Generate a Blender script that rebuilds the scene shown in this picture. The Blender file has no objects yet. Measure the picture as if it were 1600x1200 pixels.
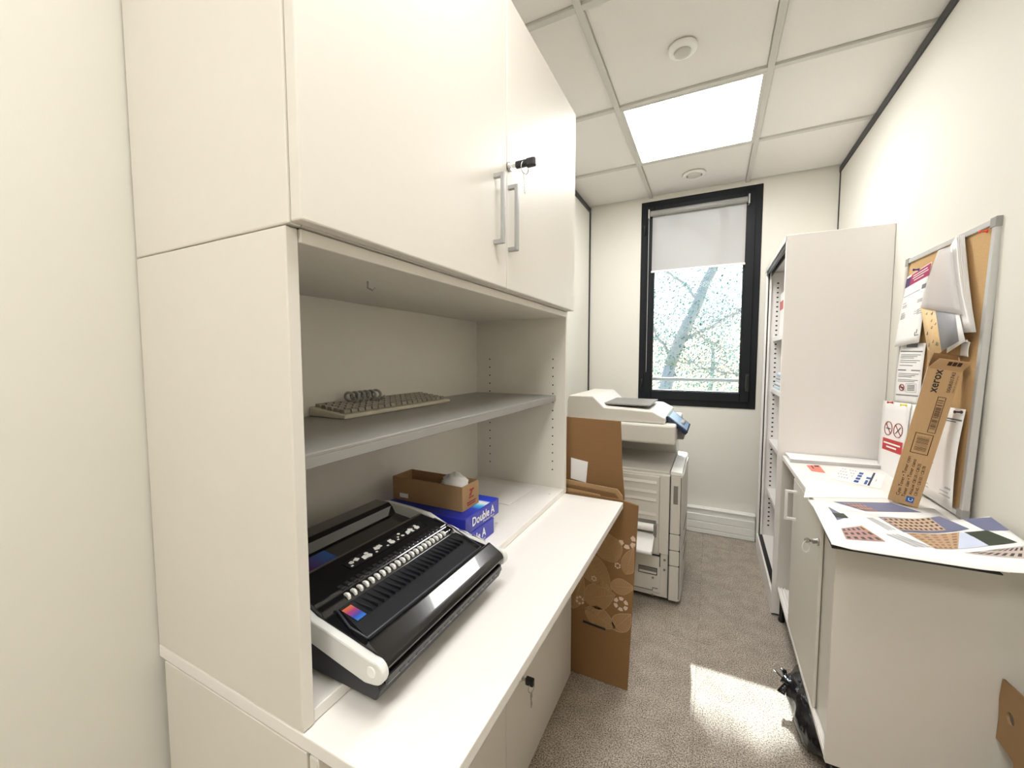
import bpy, bmesh, math, random
from mathutils import Vector, Matrix

random.seed(7)
SC = bpy.context.scene
COL = SC.collection
PI = math.pi

# ------------------------------------------------------------------ camera
H = 1.22                                   # lens height above the carpet (metres)
YAW, PITCH, ROLL, FPX = -0.461964, 0.0641058, 0.000784, 628.034
ca, sa = math.cos(YAW), math.sin(YAW)
cb, sb = math.cos(PITCH), math.sin(PITCH)
FWD = Vector((sa*cb, ca*cb, -sb)); RGT = Vector((ca, -sa, 0)); DWN = FWD.cross(RGT)
cr, sr = math.cos(ROLL), math.sin(ROLL)
RGT, DWN = cr*RGT + sr*DWN, -sr*RGT + cr*DWN
cam_data = bpy.data.cameras.new('camera')
cam = bpy.data.objects.new('camera', cam_data)
COL.objects.link(cam)
cam_data.sensor_fit = 'HORIZONTAL'
cam_data.sensor_width = 36.0
cam_data.lens = 36.0*FPX/1600.0
cam_data.clip_start = 0.02
R3 = Matrix((RGT, -DWN, -FWD)).transposed()
cam.matrix_world = Matrix.Translation((0, 0, H)) @ R3.to_4x4()
SC.camera = cam

# ------------------------------------------------------------------ view, sky, sun
SC.view_settings.view_transform = 'Standard'
SC.view_settings.look = 'None'
SC.view_settings.gamma = 1.0
SC.view_settings.use_curve_mapping = False
SC.view_settings.exposure = 0.0
LAMP_W, LAMP_BACK, SUN_W, SKY_W = 21.0, 14.0, 17.0, 0.45

world = bpy.data.worlds.new('world'); SC.world = world
world.use_nodes = True
wn = world.node_tree.nodes; wl = world.node_tree.links
bg = wn['Background']
SUN_DIR = Vector((0.08, -1.0, -0.71)).normalized()         # direction the light travels
sky = wn.new('ShaderNodeTexSky'); sky.sky_type = 'NISHITA'
sky.sun_disc = False
sky.sun_elevation = math.asin(-SUN_DIR.z)
sky.sun_rotation = math.atan2(-SUN_DIR.x, -SUN_DIR.y)
wl.new(sky.outputs['Color'], bg.inputs['Color'])
bg.inputs['Strength'].default_value = SKY_W
sun_d = bpy.data.lights.new('sun', 'SUN'); sun_d.energy = SUN_W; sun_d.angle = 0.009
sun_d.color = (0.95, 0.99, 1.0)
sun = bpy.data.objects.new('sun', sun_d); COL.objects.link(sun)
sun.location = (-2, 8, 8)
sun.rotation_euler = SUN_DIR.to_track_quat('-Z', 'Y').to_euler()

# ------------------------------------------------------------------ materials
def lin(v):
    v /= 255.0
    return v/12.92 if v <= 0.04045 else ((v+0.055)/1.055)**2.4

def rgb(r, g, b): return (lin(r), lin(g), lin(b), 1.0)

class NT:
    def __init__(s, name):
        s.m = bpy.data.materials.new(name); s.m.use_nodes = True
        s.n = s.m.node_tree.nodes; s.l = s.m.node_tree.links
        s.b = s.n['Principled BSDF']; s.out = s.n['Material Output']
    def new(s, t, **kw):
        n = s.n.new(t)
        for k, v in kw.items(): setattr(n, k, v)
        return n
    def link(s, a, b): s.l.new(a, b)

def mat(name, col, rough=0.5, var=0.04, scale=30.0, metal=0.0, bump=0.0, bscale=400.0, spec=0.5, coat=0.0, stretch=None):
    t = NT(name); b = t.b
    tc = t.new('ShaderNodeTexCoord')
    src = tc.outputs['Object']
    if stretch:
        mp = t.new('ShaderNodeMapping'); mp.inputs['Scale'].default_value = stretch
        t.link(src, mp.inputs['Vector']); src = mp.outputs['Vector']
    nz = t.new('ShaderNodeTexNoise'); nz.inputs['Scale'].default_value = scale; nz.inputs['Detail'].default_value = 4
    t.link(src, nz.inputs['Vector'])
    mx = t.new('ShaderNodeMix', data_type='RGBA')
    mx.inputs['A'].default_value = tuple(c*(1-var) for c in col[:3]) + (1,)
    mx.inputs['B'].default_value = tuple(min(1, c*(1+var)) for c in col[:3]) + (1,)
    t.link(nz.outputs['Fac'], mx.inputs['Factor'])
    t.link(mx.outputs['Result'], b.inputs['Base Color'])
    b.inputs['Roughness'].default_value = rough
    b.inputs['Metallic'].default_value = metal
    b.inputs['Specular IOR Level'].default_value = spec
    b.inputs['Coat Weight'].default_value = coat
    if bump:
        n2 = t.new('ShaderNodeTexNoise'); n2.inputs['Scale'].default_value = bscale; n2.inputs['Detail'].default_value = 3
        t.link(src, n2.inputs['Vector'])
        bp = t.new('ShaderNodeBump'); bp.inputs['Strength'].default_value = bump; bp.inputs['Distance'].default_value = 0.002
        t.link(n2.outputs['Fac'], bp.inputs['Height']); t.link(bp.outputs['Normal'], b.inputs['Normal'])
    return t.m

M = {}
M['wall'] = mat('wall_paint', rgb(226, 223, 213), 0.75, 0.012, 6, bump=0.05, bscale=260, spec=0.25)
M['ceil'] = mat('ceiling_tile_mineral', rgb(234, 230, 225), 0.95, 0.03, 160, bump=0.25, bscale=420, spec=0.1)
M['tee'] = mat('ceiling_rail_white', rgb(206, 203, 197), 0.6, 0.02, 30)
M['dark_trim'] = mat('dark_trim_metal', rgb(46, 47, 52), 0.45, 0.06, 40)
M['laminate'] = mat('cream_laminate', rgb(222, 217, 207), 0.42, 0.015, 50, bump=0.03, bscale=700, spec=0.4)
M['laminate_edge'] = mat('cream_edge_band', rgb(214, 207, 195), 0.45, 0.02, 60)
M['worktop'] = mat('white_worktop_laminate', rgb(238, 234, 228), 0.38, 0.012, 60, bump=0.02, bscale=800, spec=0.4)
M['gray_lam'] = mat('grey_shelf_metal', rgb(150, 148, 144), 0.4, 0.03, 40)
M['alu'] = mat('brushed_aluminium', rgb(206, 206, 205), 0.36, 0.05, 90, metal=0.55, stretch=(1, 1, 12))
M['steel'] = mat('satin_steel_handle', rgb(172, 172, 171), 0.36, 0.05, 90, metal=0.6)
M['chrome'] = mat('polished_steel', rgb(200, 198, 194), 0.22, 0.05, 60, metal=1.0)
M['black_plastic'] = mat('black_plastic', rgb(20, 20, 22), 0.38, 0.15, 60)
M['black_gloss'] = mat('black_gloss_plastic', rgb(16, 16, 18), 0.14, 0.12, 40, coat=0.5)
M['black_matte'] = mat('black_matte_plastic', rgb(24, 25, 29), 0.5, 0.12, 60, bump=0.1, bscale=900)
M['dark_gray'] = mat('dark_grey_plastic', rgb(66, 68, 76), 0.35, 0.1, 60)
M['silver'] = mat('silver_plastic', rgb(222, 222, 218), 0.3, 0.03, 60)
M['white_plastic'] = mat('white_plastic', rgb(240, 239, 234), 0.35, 0.02, 60)
M['frame'] = mat('anthracite_window_frame', rgb(27, 29, 33), 0.4, 0.08, 60, bump=0.04, bscale=900, spec=0.2)
M['seal'] = mat('black_rubber_seal', rgb(16, 16, 17), 0.6, 0.1, 60)
M['locker'] = mat('white_steel_locker', rgb(240, 236, 232), 0.42, 0.015, 40, bump=0.03, bscale=900)
M['copier'] = mat('copier_grey_white', rgb(216, 212, 203), 0.45, 0.02, 60, bump=0.03, bscale=900)
M['copier_dark'] = mat('copier_dark_grey', rgb(128, 125, 119), 0.5, 0.05, 60)  # darker grey for grips, recess plates and small fittings
M['navy'] = mat('navy_screen_glass', rgb(22, 34, 66), 0.15, 0.15, 30)
M['screen'] = mat('pale_screen', rgb(150, 180, 214), 0.15, 0.1, 30)
M['card'] = mat('brown_cardboard', rgb(138, 105, 70), 0.85, 0.07, 22, bump=0.12, bscale=240, spec=0.2, stretch=(1, 1, 6))  # brown made darker to carry the desk's shadow on the flattened carton
M['card_light'] = mat('light_cardboard', rgb(186, 152, 112), 0.85, 0.06, 40, bump=0.1, bscale=240, spec=0.2, stretch=(6, 1, 1))
M['card_mid'] = mat('tan_cardboard', rgb(164, 132, 96), 0.85, 0.06, 30, bump=0.1, bscale=240, spec=0.2)
M['card_dark'] = mat('dark_cardboard', rgb(122, 92, 60), 0.9, 0.08, 40, spec=0.1)
M['card_print'] = mat('pale_print_on_cardboard', rgb(190, 160, 124), 0.85, 0.08, 60, spec=0.2)
M['card_fill'] = mat('faint_print_on_cardboard', rgb(164, 130, 92), 0.85, 0.14, 260, spec=0.2)
M['card_print2'] = mat('light_pink_print_on_cardboard', rgb(222, 198, 176), 0.85, 0.06, 60, spec=0.2)
M['ink'] = mat('black_ink', rgb(28, 25, 24), 0.7, 0.1, 90)
M['ink_brown'] = mat('brown_ink', rgb(62, 36, 20), 0.8, 0.1, 90)
M['ink_gray'] = mat('grey_ink', rgb(120, 120, 124), 0.8, 0.1, 90)
M['ink_lgray'] = mat('pale_grey_ink', rgb(190, 190, 194), 0.8, 0.06, 90)
M['red'] = mat('red_print', rgb(196, 52, 52), 0.6, 0.06, 60)
M['red_ink'] = mat('red_ink_logo', rgb(150, 44, 34), 0.7, 0.08, 60)
M['coral'] = mat('coral_paper', rgb(242, 130, 112), 0.7, 0.05, 60)
M['magenta'] = mat('magenta_print', rgb(168, 48, 96), 0.6, 0.08, 60)
M['purple'] = mat('purple_print', rgb(74, 44, 96), 0.6, 0.1, 60)
M['blue'] = mat('ream_blue_wrap', rgb(48, 54, 170), 0.3, 0.06, 40, bump=0.08, bscale=60)
M['blue_dark'] = mat('ream_dark_blue_wrap', rgb(28, 40, 140), 0.3, 0.08, 40)
M['cyan'] = mat('ream_cyan_band', rgb(40, 160, 232), 0.3, 0.1, 30)
M['white_print'] = mat('white_print', rgb(244, 244, 244), 0.5, 0.01, 60)
M['blue_ink'] = mat('blue_ink', rgb(52, 92, 160), 0.7, 0.1, 90)
M['navy_ink'] = mat('navy_ink', rgb(40, 52, 82), 0.7, 0.1, 90)
M['toner_blue'] = mat('toner_blue_label', rgb(40, 96, 168), 0.6, 0.06, 60)
M['paper'] = mat('white_paper', rgb(243, 241, 238), 0.7, 0.012, 40, spec=0.25)
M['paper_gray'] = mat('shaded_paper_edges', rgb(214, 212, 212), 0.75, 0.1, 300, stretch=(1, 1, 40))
M['cork'] = mat('cork', rgb(200, 166, 120), 0.9, 0.16, 260, bump=0.3, bscale=300, spec=0.1)
M['photo_gray'] = mat('grey_photo_print', rgb(146, 146, 150), 0.45, 0.08, 30)
M['photo_tan'] = mat('tan_patterned_print', rgb(232, 198, 146), 0.55, 0.12, 90)
M['pin_red'] = mat('red_pin', rgb(190, 36, 44), 0.35, 0.05, 40)
M['pin_orange'] = mat('orange_red_pin', rgb(240, 84, 64), 0.35, 0.05, 40)
M['pin_purple'] = mat('purple_pin', rgb(70, 52, 130), 0.35, 0.05, 40)
M['pin_yellow'] = mat('yellow_pin', rgb(238, 222, 60), 0.35, 0.05, 40)
M['pin_dark'] = mat('dark_red_pin', rgb(62, 20, 30), 0.35, 0.05, 40)
M['bag_blue'] = mat('pale_blue_wrap', rgb(176, 208, 232), 0.3, 0.12, 60)
M['keys'] = mat('old_grey_key_plastic', rgb(150, 142, 128), 0.5, 0.06, 60)
M['keyb'] = mat('old_cream_plastic', rgb(206, 198, 180), 0.5, 0.04, 60)
M['bark'] = mat('pale_bark', rgb(226, 216, 210), 0.85, 0.2, 30, bump=0.4, bscale=60)
M['ground'] = mat('outdoor_lawn_ground', rgb(120, 140, 90), 0.9, 0.3, 4)
M['sky_print'] = mat('blue_sky_print', rgb(112, 116, 146), 0.4, 0.22, 14)
M['green_print'] = mat('dark_green_trees_print', rgb(52, 62, 48), 0.5, 0.4, 60)
M['tan_print'] = mat('tan_stone_print', rgb(196, 150, 106), 0.5, 0.3, 50)
M['pale_sky'] = mat('pale_sky_print', rgb(206, 214, 236), 0.45, 0.08, 20)

def gradient_mat(name, stops, axis='X', rough=0.4):
    t = NT(name)
    tc = t.new('ShaderNodeTexCoord'); sp = t.new('ShaderNodeSeparateXYZ'); rp = t.new('ShaderNodeValToRGB')
    t.link(tc.outputs['UV'], sp.inputs[0]); t.link(sp.outputs[axis], rp.inputs[0])
    el = rp.color_ramp.elements
    el[0].position, el[0].color = stops[0]; el[1].position, el[1].color = stops[-1]
    for p, c in stops[1:-1]:
        e = el.new(p); e.color = c
    t.link(rp.outputs[0], t.b.inputs['Base Color']); t.b.inputs['Roughness'].default_value = rough
    return t.m
M['rainbow'] = gradient_mat('orange_to_blue_sticker', [(0, rgb(226, 120, 60)), (0.35, rgb(160, 60, 110)), (0.7, rgb(50, 70, 160)), (1, rgb(50, 120, 200))], 'Y')
M['rainbow2'] = gradient_mat('red_to_blue_sticker', [(0, rgb(170, 50, 50)), (0.45, rgb(90, 50, 120)), (1, rgb(50, 110, 190))], 'X')
M['ream_top'] = gradient_mat('ream_blue_to_white_wrap', [(0, rgb(26, 38, 140)), (0.40, rgb(30, 60, 190)), (0.55, rgb(60, 190, 245)), (0.66, rgb(245, 248, 250)), (0.72, rgb(240, 246, 250)), (0.78, rgb(30, 70, 220)), (1, rgb(30, 50, 190))], 'X', 0.28)

def facade_mat(name, wall, win, nx, ny, wx=0.6, wy=0.55):
    """printed picture of a facade: rows of windows across the UV square"""
    t = NT(name)
    br = t.new('ShaderNodeTexBrick'); tc = t.new('ShaderNodeTexCoord'); mp = t.new('ShaderNodeMapping')
    mp.inputs['Scale'].default_value = (nx, ny, 1)
    t.link(tc.outputs['UV'], mp.inputs[0]); t.link(mp.outputs[0], br.inputs['Vector'])
    br.offset = 0.0; br.inputs['Scale'].default_value = 1.0
    br.inputs['Brick Width'].default_value = 1.0; br.inputs['Row Height'].default_value = 1.0
    br.inputs['Mortar Size'].default_value = 0.26; br.inputs['Mortar Smooth'].default_value = 0.2
    br.inputs['Color1'].default_value = win; br.inputs['Color2'].default_value = tuple(c*1.7 for c in win[:3]) + (1,)
    br.inputs['Mortar'].default_value = wall
    nz = t.new('ShaderNodeTexNoise'); nz.inputs['Scale'].default_value = 9
    t.link(tc.outputs['UV'], nz.inputs['Vector'])
    mx = t.new('ShaderNodeMix', data_type='RGBA', blend_type='MULTIPLY'); mx.inputs['Factor'].default_value = 0.35
    t.link(br.outputs['Color'], mx.inputs['A']); t.link(nz.outputs['Color'], mx.inputs['B'])
    t.link(mx.outputs['Result'], t.b.inputs['Base Color']); t.b.inputs['Roughness'].default_value = 0.4
    return t.m
M['facade'] = facade_mat('tan_facade_print', rgb(218, 190, 164), rgb(62, 46, 44), 9, 4)
M['facade2'] = facade_mat('stone_ruin_print', rgb(208, 174, 140), rgb(140, 104, 78), 5, 6)
M['facade3'] = facade_mat('grey_facade_print', rgb(214, 198, 190), rgb(46, 38, 42), 7, 2)
M['facade4'] = facade_mat('dark_house_print', rgb(196, 150, 146), rgb(62, 62, 58), 5, 3)

def carpet_mat():
    t = NT('loop_carpet'); b = t.b
    tc = t.new('ShaderNodeTexCoord'); oi = t.new('ShaderNodeObjectInfo')
    add = t.new('ShaderNodeVectorMath', operation='ADD'); sc = t.new('ShaderNodeVectorMath', operation='SCALE'); sc.inputs['Scale'].default_value = 13.0
    cmb = t.new('ShaderNodeCombineXYZ')
    t.link(oi.outputs['Random'], cmb.inputs[0]); t.link(oi.outputs['Random'], cmb.inputs[1])
    t.link(cmb.outputs[0], sc.inputs[0]); t.link(sc.outputs[0], add.inputs[0]); t.link(tc.outputs['Object'], add.inputs[1])
    n1 = t.new('ShaderNodeTexNoise'); n1.inputs['Scale'].default_value = 250; n1.inputs['Detail'].default_value = 3; n1.inputs['Roughness'].default_value = 0.7
    n2 = t.new('ShaderNodeTexNoise'); n2.inputs['Scale'].default_value = 16; n2.inputs['Detail'].default_value = 6
    n3 = t.new('ShaderNodeTexVoronoi'); n3.inputs['Scale'].default_value = 330
    for n in (n1, n2, n3): t.link(add.outputs[0], n.inputs['Vector'])
    r1 = t.new('ShaderNodeValToRGB'); e = r1.color_ramp.elements
    e[0].position = 0.38; e[0].color = rgb(98, 87, 76); e[1].position = 0.62; e[1].color = rgb(220, 209, 194)
    t.link(n1.outputs['Fac'], r1.inputs[0])
    r2 = t.new('ShaderNodeValToRGB'); e = r2.color_ramp.elements
    e[0].position = 0.36; e[0].color = (0.80, 0.80, 0.80, 1); e[1].position = 0.62; e[1].color = (1, 1, 1, 1)
    t.link(n2.outputs['Fac'], r2.inputs[0])
    mx = t.new('ShaderNodeMix', data_type='RGBA', blend_type='MULTIPLY'); mx.inputs['Factor'].default_value = 0.8
    t.link(r1.outputs[0], mx.inputs['A']); t.link(r2.outputs[0], mx.inputs['B'])
    t.link(mx.outputs['Result'], b.inputs['Base Color'])
    b.inputs['Roughness'].default_value = 0.95; b.inputs['Specular IOR Level'].default_value = 0.1
    bp = t.new('ShaderNodeBump'); bp.inputs['Strength'].default_value = 0.6; bp.inputs['Distance'].default_value = 0.003
    t.link(n3.outputs['Distance'], bp.inputs['Height']); t.link(bp.outputs['Normal'], b.inputs['Normal'])
    return t.m
M['carpet'] = carpet_mat()

def glass_mat():
    t = NT('clear_glass')
    t.n.remove(t.b)
    tr = t.new('ShaderNodeBsdfTransparent'); tr.inputs[0].default_value = (0.95, 0.98, 0.98, 1)
    gl = t.new('ShaderNodeBsdfGlossy'); gl.inputs['Roughness'].default_value = 0.02
    lw = t.new('ShaderNodeLayerWeight'); lw.inputs['Blend'].default_value = 0.12
    mx = t.new('ShaderNodeMixShader')
    t.link(lw.outputs['Fresnel'], mx.inputs[0]); t.link(tr.outputs[0], mx.inputs[1]); t.link(gl.outputs[0], mx.inputs[2])
    t.link(mx.outputs[0], t.out.inputs['Surface'])
    return t.m
M['glass'] = glass_mat()

def sheer_mat(name, col, trans, transl=0.35, gloss=0.0):
    t = NT(name); t.n.remove(t.b)
    df = t.new('ShaderNodeBsdfDiffuse'); df.inputs[0].default_value = col
    tl = t.new('ShaderNodeBsdfTranslucent'); tl.inputs[0].default_value = col
    tp = t.new('ShaderNodeBsdfTransparent')
    m1 = t.new('ShaderNodeMixShader'); m1.inputs[0].default_value = transl
    m2 = t.new('ShaderNodeMixShader'); m2.inputs[0].default_value = trans
    t.link(df.outputs[0], m1.inputs[1]); t.link(tl.outputs[0], m1.inputs[2])
    t.link(m1.outputs[0], m2.inputs[1]); t.link(tp.outputs[0], m2.inputs[2])
    last = m2
    if gloss:
        gl = t.new('ShaderNodeBsdfGlossy'); gl.inputs['Roughness'].default_value = 0.12
        m3 = t.new('ShaderNodeMixShader'); m3.inputs[0].default_value = gloss
        t.link(m2.outputs[0], m3.inputs[1]); t.link(gl.outputs[0], m3.inputs[2]); last = m3
    t.link(last.outputs[0], t.out.inputs['Surface'])
    return t.m
M['blind'] = sheer_mat('grey_screen_fabric', rgb(176, 174, 172), 0.022, 0.05)
M['sleeve'] = sheer_mat('frosted_plastic_sleeve', rgb(242, 240, 240), 0.40, 0.3, 0.12)

def emit_mat(name, col, w):
    t = NT(name); t.n.remove(t.b)
    e = t.new('ShaderNodeEmission'); e.inputs[0].default_value = col; e.inputs[1].default_value = w
    t.link(e.outputs[0], t.out.inputs['Surface'])
    return t.m
M['lamp'] = emit_mat('led_panel_diffuser', (1.0, 0.99, 0.975, 1), LAMP_W)
M['lamp_back'] = emit_mat('led_panel_diffuser_entrance', (1.0, 0.99, 0.975, 1), LAMP_BACK)
M['lamp_added'] = emit_mat('added_panel_diffuser', (1.0, 0.985, 0.96, 1), LAMP_BACK*1.5)

def leaf_mat():
    t = NT('tree_leaf')
    oi = t.new('ShaderNodeTexCoord'); nz = t.new('ShaderNodeTexNoise'); nz.inputs['Scale'].default_value = 3.0
    t.link(oi.outputs['Object'], nz.inputs['Vector'])
    rp = t.new('ShaderNodeValToRGB'); e = rp.color_ramp.elements
    e[0].position = 0.3; e[0].color = rgb(84, 108, 110); e[1].position = 0.75; e[1].color = rgb(196, 214, 204)
    t.link(nz.outputs['Fac'], rp.inputs[0]); t.link(rp.outputs[0], t.b.inputs['Base Color'])
    t.b.inputs['Roughness'].default_value = 0.5
    tl = t.new('ShaderNodeBsdfTranslucent'); t.link(rp.outputs[0], tl.inputs[0])
    mx = t.new('ShaderNodeMixShader'); mx.inputs[0].default_value = 0.4
    t.link(t.b.outputs[0], mx.inputs[1]); t.link(tl.outputs[0], mx.inputs[2]); t.link(mx.outputs[0], t.out.inputs['Surface'])
    return t.m
M['leaf'] = leaf_mat()

def bag_mat():
    t = NT('black_bin_liner'); b = t.b
    b.inputs['Base Color'].default_value = rgb(12, 12, 15); b.inputs['Roughness'].default_value = 0.2
    tc = t.new('ShaderNodeTexCoord'); nz = t.new('ShaderNodeTexNoise'); nz.inputs['Scale'].default_value = 18; nz.inputs['Detail'].default_value = 5
    mp = t.new('ShaderNodeMapping'); mp.inputs['Scale'].default_value = (2.2, 0.5, 1.2)
    t.link(tc.outputs['Object'], mp.inputs[0]); t.link(mp.outputs[0], nz.inputs['Vector'])
    bp = t.new('ShaderNodeBump'); bp.inputs['Strength'].default_value = 0.7; bp.inputs['Distance'].default_value = 0.012
    t.link(nz.outputs['Fac'], bp.inputs['Height']); t.link(bp.outputs['Normal'], b.inputs['Normal'])
    return t.m
M['bag'] = bag_mat()

# ------------------------------------------------------------------ object helpers
def org(o):
    """world position of the empty chain (no rotations on nested roots built in world coordinates)"""
    v = Vector((0, 0, 0))
    while o is not None:
        v += Vector(o.location); o = o.parent
    return v

def thing(name, label, cat, loc=(0, 0, 0), group=None, rot=None):
    o = bpy.data.objects.new(name, None); COL.objects.link(o)
    o.empty_display_size = 0.05
    o.location = loc
    if rot is not None: o.rotation_euler = rot
    tag(o, label, cat, group)
    return o

def tag(o, label=None, cat=None, group=None, kind=None):
    if label: o['label'] = label
    if cat: o['category'] = cat
    if group: o['group'] = group
    if kind: o['kind'] = kind
    return o

class MB:
    """collects shapes into one bmesh"""
    def __init__(s): s.bm = bmesh.new(); s.uv = s.bm.loops.layers.uv.new('UVMap')
    def box(s, x0, x1, y0, y1, z0, z1, bev=0.0, seg=1, mtx=None):
        b2 = bmesh.new()
        vs = [b2.verts.new((x, y, z)) for x in (x0, x1) for y in (y0, y1) for z in (z0, z1)]
        for f in ((0, 1, 3, 2), (4, 6, 7, 5), (0, 4, 5, 1), (2, 3, 7, 6), (0, 2, 6, 4), (1, 5, 7, 3)):
            b2.faces.new([vs[i] for i in f])
        if bev > 0:
            bmesh.ops.bevel(b2, geom=b2.edges[:], offset=bev, segments=seg, affect='EDGES', profile=0.5)
        s._merge(b2, mtx); return s
    def prism(s, pts, axis, a0, a1, bev=0.0, seg=1, mtx=None):
        """polygon (list of 2-tuples) extruded along axis 'x','y' or 'z'; the 2 coords are the other axes in xyz order"""
        b2 = bmesh.new()
        def P(p, a):
            return {'x': (a, p[0], p[1]), 'y': (p[0], a, p[1]), 'z': (p[0], p[1], a)}[axis]
        v0 = [b2.verts.new(P(p, a0)) for p in pts]; v1 = [b2.verts.new(P(p, a1)) for p in pts]
        b2.faces.new(v0); b2.faces.new(list(reversed(v1)))
        n = len(pts)
        for i in range(n): b2.faces.new([v0[i], v1[i], v1[(i+1) % n], v0[(i+1) % n]])
        bmesh.ops.recalc_face_normals(b2, faces=b2.faces[:])
        if bev > 0:
            bmesh.ops.bevel(b2, geom=b2.edges[:], offset=bev, segments=seg, affect='EDGES', profile=0.5)
        s._merge(b2, mtx); return s
    def tube(s, pts, r, n=8, closed=False, cap=True):
        pts = [Vector(p) for p in pts]; m = len(pts)
        rs = r if isinstance(r, (list, tuple)) else [r]*m
        b2 = bmesh.new(); rings = []
        up = Vector((0, 0, 1)); prev = None
        for i, p in enumerate(pts):
            a = pts[(i-1) % m] if (closed or i > 0) else p
            b = pts[(i+1) % m] if (closed or i < m-1) else p
            t = (b-a)
            t = t.normalized() if t.length > 1e-9 else Vector((0, 0, 1))
            if prev is None:
                ref = up if abs(t.z) < 0.9 else Vector((1, 0, 0))
                u = t.cross(ref).normalized()
            else:
                u = (prev - t*prev.dot(t)).normalized()
            prev = u; w = t.cross(u)
            rings.append([b2.verts.new(p + rs[i]*(math.cos(2*PI*k/n)*u + math.sin(2*PI*k/n)*w)) for k in range(n)])
        for i in range(m if closed else m-1):
            A, B = rings[i], rings[(i+1) % m]
            for k in range(n): b2.faces.new([A[k], A[(k+1) % n], B[(k+1) % n], B[k]])
        if cap and not closed:
            b2.faces.new(list(reversed(rings[0]))); b2.faces.new(rings[-1])
        for f in b2.faces: f.smooth = True
        s._merge(b2); return s
    def lathe(s, prof, c, axis='z', n=24, smooth=True):
        """profile [(r, h)...] turned around the axis through c"""
        b2 = bmesh.new(); rings = []; c = Vector(c)
        for r, h in prof:
            ring = []
            for k in range(n):
                a = 2*PI*k/n; u, w = r*math.cos(a), r*math.sin(a)
                ring.append(b2.verts.new(c + Vector({'z': (u, w, h), 'x': (h, u, w), 'y': (w, h, u)}[axis])))
            rings.append(ring)
        for i in range(len(rings)-1):
            for k in range(n): b2.faces.new([rings[i][k], rings[i][(k+1) % n], rings[i+1][(k+1) % n], rings[i+1][k]])
        b2.faces.new(rings[0]); b2.faces.new(rings[-1])
        bmesh.ops.recalc_face_normals(b2, faces=b2.faces[:])
        if smooth:
            for f in b2.faces: f.smooth = len(f.verts) == 4
        s._merge(b2); return s
    def grid(s, fn, nu, nv, smooth=True):
        g = [[s.bm.verts.new(fn(i/nu, j/nv)) for j in range(nv+1)] for i in range(nu+1)]
        for i in range(nu):
            for j in range(nv):
                f = s.bm.faces.new([g[i][j], g[i+1][j], g[i+1][j+1], g[i][j+1]]); f.smooth = smooth
                for lp, (a, b) in zip(f.loops, ((i, j), (i+1, j), (i+1, j+1), (i, j+1))): lp[s.uv].uv = (a/nu, b/nv)
        return s
    def poly(s, pts):
        f = s.bm.faces.new([s.bm.verts.new(p) for p in pts])
        if len(pts) == 4:
            for lp, uv in zip(f.loops, ((0, 0), (1, 0), (1, 1), (0, 1))): lp[s.uv].uv = uv
        return s
    def _merge(s, b2, mtx=None):
        if mtx is not None: bmesh.ops.transform(b2, matrix=mtx, verts=b2.verts[:])
        me = bpy.data.meshes.new('tmp'); b2.to_mesh(me); b2.free()
        s.bm.from_mesh(me); bpy.data.meshes.remove(me)
    def build(s, name, m, parent=None, label=None, loc=None, local=False, solid=0.0, kind=None):
        me = bpy.data.meshes.new(name)
        base = Vector((0, 0, 0))
        if not local:
            base = org(parent) if parent is not None else (Vector(loc) if loc else Vector((0, 0, 0)))
            bmesh.ops.translate(s.bm, vec=-base, verts=s.bm.verts[:])
        s.bm.to_mesh(me); s.bm.free()
        me.materials.append(m)
        o = bpy.data.objects.new(name, me); COL.objects.link(o)
        if parent is not None: o.parent = parent
        elif loc: o.location = loc
        if label: o['label'] = label
        if kind: o['kind'] = kind
        if solid:
            md = o.modifiers.new('thickness', 'SOLIDIFY'); md.thickness = solid; md.offset = -1
        return o

def box(name, m, parent, x0, x1, y0, y1, z0, z1, bev=0.0015, seg=1, label=None, kind=None, local=False):
    return MB().box(x0, x1, y0, y1, z0, z1, bev, seg).build(name, m, parent, label, kind=kind, local=local)

def struct(name, mb, m, parent=None):
    return mb.build(name, m, parent, kind='structure')

def copy_tree(o, parent=None, label=None):
    c = o.copy(); COL.objects.link(c)
    if parent is not None: c.parent = parent
    if label: c['label'] = label
    for ch in list(o.children): copy_tree(ch, c)
    return c

def text(name, s, m, parent, origin, xdir, ydir, size, align='LEFT', width=1.0, fit=None, local=False, bold=0.0):
    """raised flat lettering as a mesh; xdir along the line, ydir towards the letter tops"""
    cu = bpy.data.curves.new('txt', 'FONT'); cu.body = s; cu.size = 1.0; cu.align_x = align
    cu.offset = bold; cu.resolution_u = 2; cu.extrude = 0.0
    to = bpy.data.objects.new('txt', cu); COL.objects.link(to)
    dg = bpy.context.evaluated_depsgraph_get(); dg.update()
    me = bpy.data.meshes.new_from_object(to.evaluated_get(dg))
    bpy.data.objects.remove(to); bpy.data.curves.remove(cu)
    xd = Vector(xdir).normalized(); yd = Vector(ydir).normalized(); nd = xd.cross(yd).normalized()
    if fit:
        w = max(v.co.x for v in me.vertices) - min(v.co.x for v in me.vertices)
        width = fit/(w*size)
    base = Vector(origin) if local else Vector(origin) - org(parent)
    for v in me.vertices:
        v.co = base + xd*(v.co.x*size*width) + yd*(v.co.y*size) + nd*0.0008
    me.materials.clear(); me.materials.append(m)
    o = bpy.data.objects.new(name, me); COL.objects.link(o); o.parent = parent
    return o

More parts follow.
